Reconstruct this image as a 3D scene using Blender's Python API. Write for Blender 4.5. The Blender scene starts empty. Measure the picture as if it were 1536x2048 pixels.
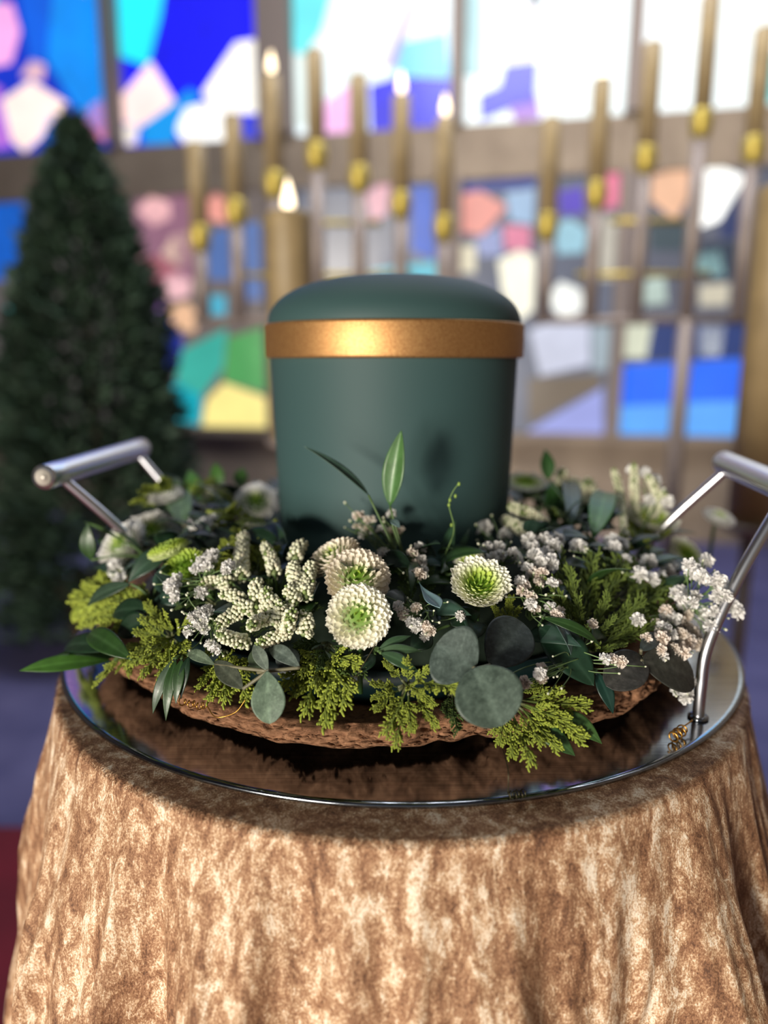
import bpy, math, random
from mathutils import Vector, Matrix, noise
random.seed(7)
R = random.random
U = random.uniform
PI = math.pi
S = bpy.context.scene
COL = S.collection

# ------------------------------------------------------------------ camera, world, lights, exposure
FOC = 1479.0
PITCH = math.radians(11.6)
ZD = 0.80                      # top of the tray above the floor
EYE = Vector((0, 0, ZD + 0.215))
URN = Vector((0.0078, 0.590, ZD))
TRAY = Vector((0.013, 0.590, ZD))
cam_d = bpy.data.cameras.new('camera')
cam = bpy.data.objects.new('camera', cam_d); COL.objects.link(cam)
cam.location = EYE; cam.rotation_euler = (PI/2 - PITCH, 0, 0)
cam_d.sensor_fit = 'VERTICAL'; cam_d.sensor_height = 36; cam_d.lens = FOC/2048*36
cam_d.clip_start = 0.02
cam_d.dof.use_dof = True; cam_d.dof.focus_distance = 0.398
cam_d.dof.aperture_fstop = (cam_d.lens/1000)/0.0100
S.camera = cam
S.view_settings.view_transform = 'Standard'; S.view_settings.look = 'None'
S.view_settings.exposure = 0; S.view_settings.gamma = 1; S.view_settings.use_curve_mapping = False

w = bpy.data.worlds.new('world'); S.world = w; w.use_nodes = True
w.node_tree.nodes['Background'].inputs[0].default_value = (0.80, 0.88, 1.0, 1)
w.node_tree.nodes['Background'].inputs[1].default_value = 0.17

def area(name, loc, target, size, power, col):
    d = bpy.data.lights.new(name, 'AREA'); d.energy = power; d.color = col; d.shape = 'RECTANGLE'
    d.size = size[0]; d.size_y = size[1]
    o = bpy.data.objects.new(name, d); COL.objects.link(o); o.location = loc
    o.rotation_euler = (Vector(target) - Vector(loc)).to_track_quat('-Z', 'Y').to_euler()
    return o
sun_d = bpy.data.lights.new('low_sun', 'SUN'); sun_d.energy = 2.6; sun_d.color = (1.0, 0.90, 0.76); sun_d.angle = math.radians(9)
sun = bpy.data.objects.new('low_sun', sun_d); COL.objects.link(sun)
sun.rotation_euler = Vector((0.60, 0.95, -0.07)).to_track_quat('-Z', 'Y').to_euler()
area('doorway_daylight', (-1.15, -1.6, .66), (0, .55, .80), (.9, .7), 44, (1.0, 0.93, 0.84))
area('wall_fill', (.4, 2.0, 3.6), (.3, 4.4, 1.5), (2.5, 1.2), 100, (.92, .94, 1.0))  # added lamp up high, brightens the window wall and the candles

# ------------------------------------------------------------------ helpers
def lin(c):
    return tuple(((v/255)/12.92 if v/255 <= .04045 else ((v/255+.055)/1.055)**2.4) for v in c)
def ray(px, py):
    x = (px-768)/FOC; v = (1024-py)/FOC
    c, s = math.cos(PITCH), math.sin(PITCH)
    return Vector((x, c + v*s, -s + v*c))
def at(px, py, Y):
    r = ray(px, py); return EYE + r*(Y/r.y)
def at_z(px, py, z):
    r = ray(px, py); return EYE + r*((z-EYE.z)/r.z)
PROF = [(.0, .07), (.09, .088), (.13, .098), (.17, .088), (.20, .068), (.222, .045), (.24, .018), (.27, -.02), (2, -3)]
def mound(r):
    for (a, b), (c, d) in zip(PROF, PROF[1:]):
        if r <= c: return b + (d-b)*(r-a)/(c-a)
    return -3
def mz(p):
    dx = (p.x-URN.x)*.93; dy = p.y-URN.y
    return ZD + mound(math.hypot(dx, dy))
def hit(px, py, lift=0.0):
    r = ray(px, py); t = .25; best = (9, .6)
    while t < .95:
        p = EYE + r*t; c = p.z - mz(p)
        if c <= 0: return EYE + r*(t - lift)
        if math.hypot(p.x-URN.x, p.y-URN.y) < .100: return EYE + r*(t - .004 - lift*.5)
        if math.hypot(p.x-URN.x, p.y-URN.y) < .262 and c < best[0]: best = (c, t)
        t += .0015
    return EYE + r*(best[1] - lift)
def nrm(p):
    e = .004
    gx = (mz(p+Vector((e, 0, 0)))-mz(p-Vector((e, 0, 0))))/(2*e)
    gy = (mz(p+Vector((0, e, 0)))-mz(p-Vector((0, e, 0))))/(2*e)
    return Vector((-gx, -gy, 1)).normalized()
def frame(p0, p1, n, sx=1.0, sz=None, L=None):
    """unit mesh along +Y (length 1) put from p0 to p1, +Z towards n"""
    y = (p1-p0); l = L or y.length; y = y.normalized()
    x = y.cross(n)
    if x.length < 1e-5: x = y.orthogonal()
    x.normalize(); z = x.cross(y)
    sz = l if sz is None else sz
    M = Matrix(((x.x*sx, y.x*l, z.x*sz, p0.x), (x.y*sx, y.y*l, z.y*sz, p0.y), (x.z*sx, y.z*l, z.z*sz, p0.z), (0, 0, 0, 1)))
    return M
def basis(p, n, s, spin=0):
    q = n.normalized().to_track_quat('Z', 'Y')
    return Matrix.Translation(p) @ q.to_matrix().to_4x4() @ Matrix.Rotation(spin, 4, 'Z') @ Matrix.Scale(s, 4)

class MB:
    def __init__(s): s.v = []; s.f = []; s.c = []
    def add(s, vs, fs, col=(1, 1, 1)):
        o = len(s.v); s.v += [tuple(v) for v in vs]
        s.f += [tuple(i+o for i in f) for f in fs]
        if callable(col): s.c += [col(i) for i in range(len(vs))]
        else: s.c += [col]*len(vs)
    def grid(s, P, nu, nv, col=(1, 1, 1), wrapu=False):
        """P list of nu*nv points, index u*nv+v"""
        fs = []
        for u in range(nu if wrapu else nu-1):
            for v in range(nv-1):
                a = u*nv+v; b = ((u+1) % nu)*nv+v
                fs.append((a, b, b+1, a+1))
        s.add(P, fs, col)
    def lathe(s, prof, n=64, c=(0, 0, 0), col=(1, 1, 1)):
        P = []
        for u in range(n):
            a = 2*PI*u/n
            for (r, z) in prof: P.append((c[0]+r*math.cos(a), c[1]+r*math.sin(a), c[2]+z))
        s.grid(P, n, len(prof), col, True)
    def tube(s, pts, rad, n=6, col=(1, 1, 1), cap=True):
        pts = [Vector(p) for p in pts]; P = []; m = len(pts)
        rr = rad if callable(rad) else (lambda t: rad)
        T = (pts[1]-pts[0]).normalized(); X = T.orthogonal().normalized()
        for i, p in enumerate(pts):
            T = (pts[min(i+1, m-1)]-pts[max(i-1, 0)]).normalized()
            X = (X - T*X.dot(T)).normalized(); Y = T.cross(X); r = rr(i/(m-1))
            for k in range(n):
                a = 2*PI*k/n; P.append(p + X*(r*math.cos(a)) + Y*(r*math.sin(a)))
        fs = []
        for i in range(m-1):
            for k in range(n):
                a = i*n+k; b = i*n+(k+1) % n
                fs.append((a, b, b+n, a+n))
        if cap: fs.append(tuple(range(n))[::-1]); fs.append(tuple(range((m-1)*n, m*n)))
        if callable(col): s.add(P, fs, lambda i: col((i//n)/(m-1)))
        else: s.add(P, fs, col)
    def box(s, c, d, M=None, col=(1, 1, 1)):
        vs = [Vector((c[0]+d[0]*(i-.5), c[1]+d[1]*(j-.5), c[2]+d[2]*(k-.5))) for i in (0, 1) for j in (0, 1) for k in (0, 1)]
        if M: vs = [M @ v for v in vs]
        s.add(vs, [(0, 1, 3, 2), (4, 6, 7, 5), (0, 4, 5, 1), (2, 3, 7, 6), (0, 2, 6, 4), (1, 5, 7, 3)], col)
    def blob(s, c, ax, r, l, col, n=6, m=4):
        """small ellipsoid, long axis ax"""
        ax = Vector(ax).normalized(); X = ax.orthogonal().normalized(); Y = ax.cross(X); c = Vector(c)
        P = [c - ax*l]
        for j in range(1, m):
            t = PI*j/m
            for k in range(n):
                a = 2*PI*k/n; P.append(c - ax*(l*math.cos(t)) + (X*math.cos(a)+Y*math.sin(a))*(r*math.sin(t)))
        P.append(c + ax*l); fs = []
        for k in range(n): fs.append((0, 1+(k+1) % n, 1+k))
        for j in range(m-2):
            for k in range(n):
                a = 1+j*n+k; b = 1+j*n+(k+1) % n
                fs.append((a, b, b+n, a+n))
        e = len(P)-1; o = 1+(m-2)*n
        for k in range(n): fs.append((o+k, o+(k+1) % n, e))
        s.add(P, fs, col)
    def mesh(s, name, mat, smooth=True):
        me = bpy.data.meshes.new(name); me.from_pydata(s.v, [], s.f)
        a = me.color_attributes.new('Col', 'FLOAT_COLOR', 'POINT')
        flat = []
        for c in s.c: flat += [c[0], c[1], c[2], 1]
        a.data.foreach_set('color', flat)
        if smooth: me.polygons.foreach_set('use_smooth', [True]*len(me.polygons))
        me.materials.append(mat); me.update()
        return me
def link(name, me, parent=None, M=None):
    o = bpy.data.objects.new(name, me); COL.objects.link(o)
    if parent: o.parent = parent
    if M is not None:
        if parent: o.matrix_basis = parent_inv(parent) @ M
        else: o.matrix_basis = M
    return o
def parent_inv(p):
    m = Matrix.Identity(4); q = p
    while q: m = q.matrix_basis @ m; q = q.parent
    return m.inverted()
def tag(o, label=None, cat=None, group=None, kind=None):
    if label: o['label'] = label
    if cat: o['category'] = cat
    if group: o['group'] = group
    if kind: o['kind'] = kind
    return o
GROUPS = {'chrysanthemum': 'chrysanthemums in the wreath', 'gypsophila_spray': 'gypsophila sprays in the wreath', 'white_bud_flower': 'white bud spikes in the wreath',
 'conifer_branch': 'conifer branches in the wreath', 'ruscus_sprig': 'pointed leaf sprigs in the wreath', 'eucalyptus_sprig': 'eucalyptus sprigs in the wreath',
 'taper_candle': 'taper candles in the candelabra', 'candelabrum': 'candelabra before the window', 'altar_candle': 'thick altar candles', 'candle_stand': 'stands of the thick candles'}
def thing(name, loc, label, cat, group=None):
    group = group or GROUPS.get(name)
    o = bpy.data.objects.new(name, None); COL.objects.link(o); o.empty_display_size = .02
    o.matrix_basis = Matrix.Translation(Vector(loc)); return tag(o, label, cat, group)
def part(name, mb, mat, parent=None, smooth=True):
    """mesh given in world coordinates"""
    me = mb.mesh(name, mat, smooth) if isinstance(mb, MB) else mb
    return link(name, me, parent, Matrix.Identity(4) if parent else None)
def bevel(o, wd=.002, seg=2):
    m = o.modifiers.new('b', 'BEVEL'); m.width = wd; m.segments = seg; m.limit_method = 'ANGLE'

# ------------------------------------------------------------------ materials
class NM:
    def __init__(s, name):
        s.m = bpy.data.materials.new(name); s.m.use_nodes = True; s.t = s.m.node_tree
        s.b = s.t.nodes['Principled BSDF']
    def n(s, typ, **kw):
        o = s.t.nodes.new(typ)
        for k, v in kw.items():
            if k.startswith('i_'):
                key = k[2:].replace('_', ' ')
                o.inputs[key].default_value = v
            else: setattr(o, k, v)
        return o
    def l(s, a, b): s.t.links.new(a, b)
    def set(s, **kw):
        for k, v in kw.items(): s.b.inputs[k.replace('_', ' ')].default_value = v
        return s
    def coord(s, scale=(1, 1, 1), kind='Object'):
        tc = s.n('ShaderNodeTexCoord'); mp = s.n('ShaderNodeMapping'); mp.inputs['Scale'].default_value = scale
        s.l(tc.outputs[kind], mp.inputs['Vector']); return mp.outputs['Vector']
    def noise(s, vec, scale, detail=4, rough=.55, dist=0):
        o = s.n('ShaderNodeTexNoise', i_Scale=scale, i_Detail=detail, i_Roughness=rough, i_Distortion=dist)
        s.l(vec, o.inputs['Vector']); return o.outputs['Fac']
    def ramp(s, fac, stops):
        r = s.n('ShaderNodeValToRGB'); e = r.color_ramp.elements
        while len(e) < len(stops): e.new(.5)
        for x, (p, c) in zip(e, stops): x.position = p; x.color = (*c, 1)
        s.l(fac, r.inputs['Fac']); return r.outputs['Color']
    def bump(s, h, strength=.5, dist=.001, prev=None):
        b = s.n('ShaderNodeBump', i_Strength=strength, i_Distance=dist); s.l(h, b.inputs['Height'])
        if prev is not None: s.l(prev, b.inputs['Normal'])
        s.l(b.outputs['Normal'], s.b.inputs['Normal']); return b.outputs['Normal']
def plain(name, c, rough=.5, metal=0, **kw):
    m = NM(name); m.set(Base_Color=(*lin(c), 1), Roughness=rough, Metallic=metal); m.set(**kw); return m.m
def vcol(name, rough=.5, trans=0, var=.25, nscale=300, bumpd=0, sheen=0, coat=0):
    """colour of the thing itself from its 'Col' attribute, broken up by fine noise"""
    m = NM(name); a = m.n('ShaderNodeAttribute', attribute_name='Col'); v = m.coord()
    f = m.noise(v, nscale, 3)
    mr = m.n('ShaderNodeMapRange'); mr.inputs['To Min'].default_value = 1-var; mr.inputs['To Max'].default_value = 1+var
    mr.inputs['From Min'].default_value = .25; mr.inputs['From Max'].default_value = .75
    m.l(f, mr.inputs['Value'])
    mx = m.n('ShaderNodeVectorMath', operation='MULTIPLY'); m.l(a.outputs['Color'], mx.inputs[0])
    m.l(mr.outputs['Result'], mx.inputs[1])
    m.l(mx.outputs[0], m.b.inputs['Base Color']); m.set(Roughness=rough, Coat_Weight=coat)
    if bumpd: m.bump(f, .6, bumpd)
    if trans:
        tr = m.n('ShaderNodeBsdfTranslucent'); m.l(mx.outputs[0], tr.inputs['Color'])
        ms = m.n('ShaderNodeMixShader'); ms.inputs[0].default_value = trans
        m.l(m.b.outputs[0], ms.inputs[1]); m.l(tr.outputs[0], ms.inputs[2])
        m.l(ms.outputs[0], m.t.nodes['Material Output'].inputs['Surface'])
    return m.m

# stained glass lit by the day outside
def glass_mat():
    m = NM('lit_stained_glass'); a = m.n('ShaderNodeAttribute', attribute_name='Col'); v = m.coord()
    f = m.noise(v, 5, 2)
    mr = m.n('ShaderNodeMapRange'); mr.inputs['To Min'].default_value = .75; mr.inputs['To Max'].default_value = 1.25
    m.l(f, mr.inputs['Value'])
    mx = m.n('ShaderNodeVectorMath', operation='MULTIPLY'); m.l(a.outputs['Color'], mx.inputs[0]); m.l(mr.outputs['Result'], mx.inputs[1])
    m.l(mx.outputs[0], m.b.inputs['Emission Color']); m.set(Emission_Strength=1.0, Base_Color=(.03, .03, .03, 1), Roughness=.25)
    return m.m
M_GLASS = glass_mat()
M_FRAME = plain('window_mullion_stone', (122, 110, 104), .75)
def wallmat(name, c, c2):
    m = NM(name); v = m.coord(); m.l(m.ramp(m.noise(v, 6, 5), [(.3, lin(c)), (.7, lin(c2))]), m.b.inputs['Base Color'])
    m.set(Roughness=.85); m.bump(m.noise(v, 60, 4), .3, .003); return m.m
M_WALL = wallmat('beige_plaster', (122, 108, 94), (142, 128, 112))
M_CEIL = wallmat('grey_ceiling_plaster', (90, 88, 90), (105, 102, 104))
M_STONE = wallmat('grey_stone_floor', (78, 78, 124), (104, 102, 148))
M_CARPET = wallmat('red_carpet_pile', (96, 14, 34), (124, 22, 44))
M_POLE = plain('grey_steel_tube', (140, 128, 122), .5, .35)
M_BRASS = plain('polished_brass', (180, 160, 78), .45, .6)
def candlemat():
    m = NM('honey_beeswax'); v = m.coord(); m.l(m.ramp(m.noise(v, 20, 3), [(.3, lin((140, 122, 88))), (.7, lin((160, 140, 102)))]), m.b.inputs['Base Color'])
    m.set(Roughness=.5, Subsurface_Weight=.0); return m.m
M_WAX = candlemat()
fm = NM('candle_flame_glow'); fm.set(Base_Color=(1, .7, .3, 1), Emission_Color=(1, .86, .62, 1), Emission_Strength=3.0); M_FLAME = fm.m
M_WICK = plain('charred_wick', (30, 24, 20), .9)

def urnmat():
    m = NM('matt_petrol_lacquer'); v = m.coord()
    m.set(Base_Color=(*lin((52, 78, 78)), 1), Roughness=.62, Specular_IOR_Level=.35)
    m.bump(m.noise(v, 1400, 2), .12, .0002); return m.m
M_URN = urnmat()
def goldmat():
    m = NM('satin_gold_foil'); v = m.coord(); f = m.noise(v, 900, 3)
    m.l(m.ramp(f, [(.35, lin((170, 122, 76))), (.65, lin((200, 156, 100)))]), m.b.inputs['Base Color'])
    m.set(Metallic=.85, Roughness=.5); m.bump(f, .2, .0002); return m.m
M_GOLD = goldmat()
def steelmat():
    m = NM('brushed_stainless_steel'); v = m.coord((3, 160, 3)); f = m.noise(v, 5, 4, .6)
    v2 = m.coord(); g = m.noise(v2, 14, 5, .6)
    m.l(m.ramp(f, [(.3, lin((132, 136, 142))), (.7, lin((166, 170, 176)))]), m.b.inputs['Base Color'])
    mr = m.n('ShaderNodeMapRange'); mr.inputs['To Min'].default_value = .08; mr.inputs['To Max'].default_value = .19
    m.l(g, mr.inputs['Value']); m.l(mr.outputs['Result'], m.b.inputs['Roughness'])
    m.set(Metallic=1.0); m.bump(f, .025, .0003); return m.m
M_STEEL = steelmat()
M_CHROME = plain('satin_steel_tube', (215, 216, 220), .30, 1.0)
M_CAP = plain('pale_ground_steel', (214, 208, 196), .5, .5)
def velvetmat():
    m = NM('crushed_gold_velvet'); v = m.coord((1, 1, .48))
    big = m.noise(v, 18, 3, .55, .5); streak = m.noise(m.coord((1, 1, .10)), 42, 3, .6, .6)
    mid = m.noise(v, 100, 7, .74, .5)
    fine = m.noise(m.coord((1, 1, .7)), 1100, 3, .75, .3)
    # nap lying this way and that: its highlights and shading put into the colour
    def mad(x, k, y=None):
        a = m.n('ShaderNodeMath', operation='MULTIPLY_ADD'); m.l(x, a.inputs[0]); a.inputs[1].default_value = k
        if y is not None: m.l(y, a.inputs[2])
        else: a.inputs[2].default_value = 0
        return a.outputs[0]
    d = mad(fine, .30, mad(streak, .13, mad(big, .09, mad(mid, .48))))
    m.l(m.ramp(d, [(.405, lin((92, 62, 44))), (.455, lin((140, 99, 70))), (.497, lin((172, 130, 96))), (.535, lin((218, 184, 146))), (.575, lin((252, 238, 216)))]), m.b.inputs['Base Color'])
    m.set(Roughness=.6, Sheen_Weight=.05, Sheen_Roughness=.35, Sheen_Tint=(1, .86, .66, 1), Specular_IOR_Level=.4)
    n1 = m.bump(mid, .5, .004); m.bump(fine, .6, .0010, n1)
    return m.m
M_VELVET = velvetmat()
def barkmat():
    m = NM('rough_brown_bark'); v = m.coord((1, 1, 1.6))
    f = m.noise(v, 85, 7, .7, 1.6); g = m.noise(v, 420, 6, .75, 1.0)
    m.l(m.ramp(f, [(.32, lin((74, 50, 36))), (.46, lin((134, 96, 70))), (.66, lin((176, 132, 100)))]), m.b.inputs['Base Color'])
    m.set(Roughness=.85, Specular_IOR_Level=.2); n1 = m.bump(f, .7, .003); m.bump(g, .6, .001, n1); return m.m
M_BARK = barkmat()
M_FOAM = wallmat('wet_floral_foam', (14, 30, 20), (30, 50, 30))
M_TRAY = plain('dark_teal_plastic', (3, 26, 27), .45)
M_PETAL = vcol('chrysanthemum_petal', .6, .22, .06, 500)
M_GYP = vcol('gypsophila_petal', .65, .25, .08, 900)
M_BUD = vcol('flower_bud', .6, .12, .12, 700)
M_CONIF = vcol('scale_leaf_foliage', .55, .12, .22, 420, .0004)
M_STEM = vcol('green_stem', .5, 0, .15, 500)
M_LEAF = vcol('glossy_leaf', .42, .10, .20, 160, .0003, coat=.04)
def eucmat():
    m = NM('eucalyptus_leaf'); a = m.n('ShaderNodeAttribute', attribute_name='Col'); v = m.coord()
    f = m.noise(v, 230, 6, .7); g = m.noise(v, 700, 3)
    c = m.ramp(f, [(.34, (.55, .58, .56)), (.52, (1, 1, 1)), (.68, (1.5, 1.45, 1.45))])
    mx = m.n('ShaderNodeVectorMath', operation='MULTIPLY'); m.l(a.outputs['Color'], mx.inputs[0]); m.l(c, mx.inputs[1])
    m.l(mx.outputs[0], m.b.inputs['Base Color']); m.set(Roughness=.5, Specular_IOR_Level=.45); m.bump(g, .3, .0003); return m.m
M_EUC = eucmat()
M_TREE = vcol('dark_conifer_needles', .7, .05, .35, 12)
M_WIRE = plain('gilded_wire', (200, 150, 70), .3, .9)
M_DWIRE = plain('dark_florist_wire', (70, 66, 48), .4, .8)
M_SOIL = plain('brown_terracotta', (104, 66, 46), .8)

# ------------------------------------------------------------------ the room
WM = -0.212; WD = 4.5; WANG = math.atan(WM)
wu = Vector((math.cos(WANG), math.sin(WANG), 0)); wn = Vector((math.sin(WANG), -math.cos(WANG), 0))   # wn points to the camera side
W0 = Vector((0, WD, 0))
def win(px, py, off=0):
    r = ray(px, py); t = (WD+off/math.cos(WANG)*-1)/(r.y - WM*r.x); return EYE + r*t
def wuv(p): q = p-W0; return q.dot(wu), p.z
MW = Matrix(((wu.x, -wn.x, 0, W0.x), (wu.y, -wn.y, 0, W0.y), (0, 0, 1, 0), (0, 0, 0, 1)))   # local x along wall, local y away from camera
def wbox(u0, u1, z0, z1, y0, y1, mb): mb.box(((u0+u1)/2, (y0+y1)/2, (z0+z1)/2), (u1-u0, y1-y0, z1-z0), MW)
HT = 5.6; UL, UR = -3.4, 3.4
f = MB(); wbox(UL-.2, UR+.2, -.1, 0, -8.5, .2, f); tag(part('floor', f, M_STONE, smooth=False), kind='structure')
f = MB(); wbox(UL-.2, UR+.2, HT, HT+.1, -8.5, .2, f); tag(part('ceiling', f, M_CEIL, smooth=False), kind='structure')
f = MB(); wbox(UL-.2, UL, 0, HT, -8.5, .2, f); tag(part('wall_left', f, M_WALL, smooth=False), kind='structure')
f = MB(); wbox(UR, UR+.2, 0, HT, -8.5, .2, f); tag(part('wall_right', f, M_WALL, smooth=False), kind='structure')
zs = wuv(win(460, 866))[1]            # sill height
zt0 = wuv(win(300, 388))[1]; zt1 = wuv(win(300, 288))[1]
ub = [UL+.3] + [sum(wuv(win(x, y))[0] for x in xs)/len(xs) for y, xs in ((150, (222,)), (150, (550,)), (150, (915,)), (150, (1268,)))] + [UR-.3]
hw = [.02, .032, .098, .035, .035, .02]
f = MB()
wbox(UL, UR, 0, zs, 0, .2, f); wbox(UL, UR, HT-.25, HT, 0, .2, f)
wbox(UL, ub[0], zs, HT-.25, 0, .2, f); wbox(ub[-1], UR, zs, HT-.25, 0, .2, f)
wbox(ub[0], ub[-1], zt0, zt1, .02, .18, f)
tag(part('wall_back', f, M_WALL, smooth=False), kind='structure')
f = MB(); wbox(ub[0], ub[-1], zs, zs+.04, -.12, .0, f); wbox(UL, UR, 0, .12, -.03, 0, f); tag(part('trim_1', f, M_WALL, smooth=False), kind='structure')

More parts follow.
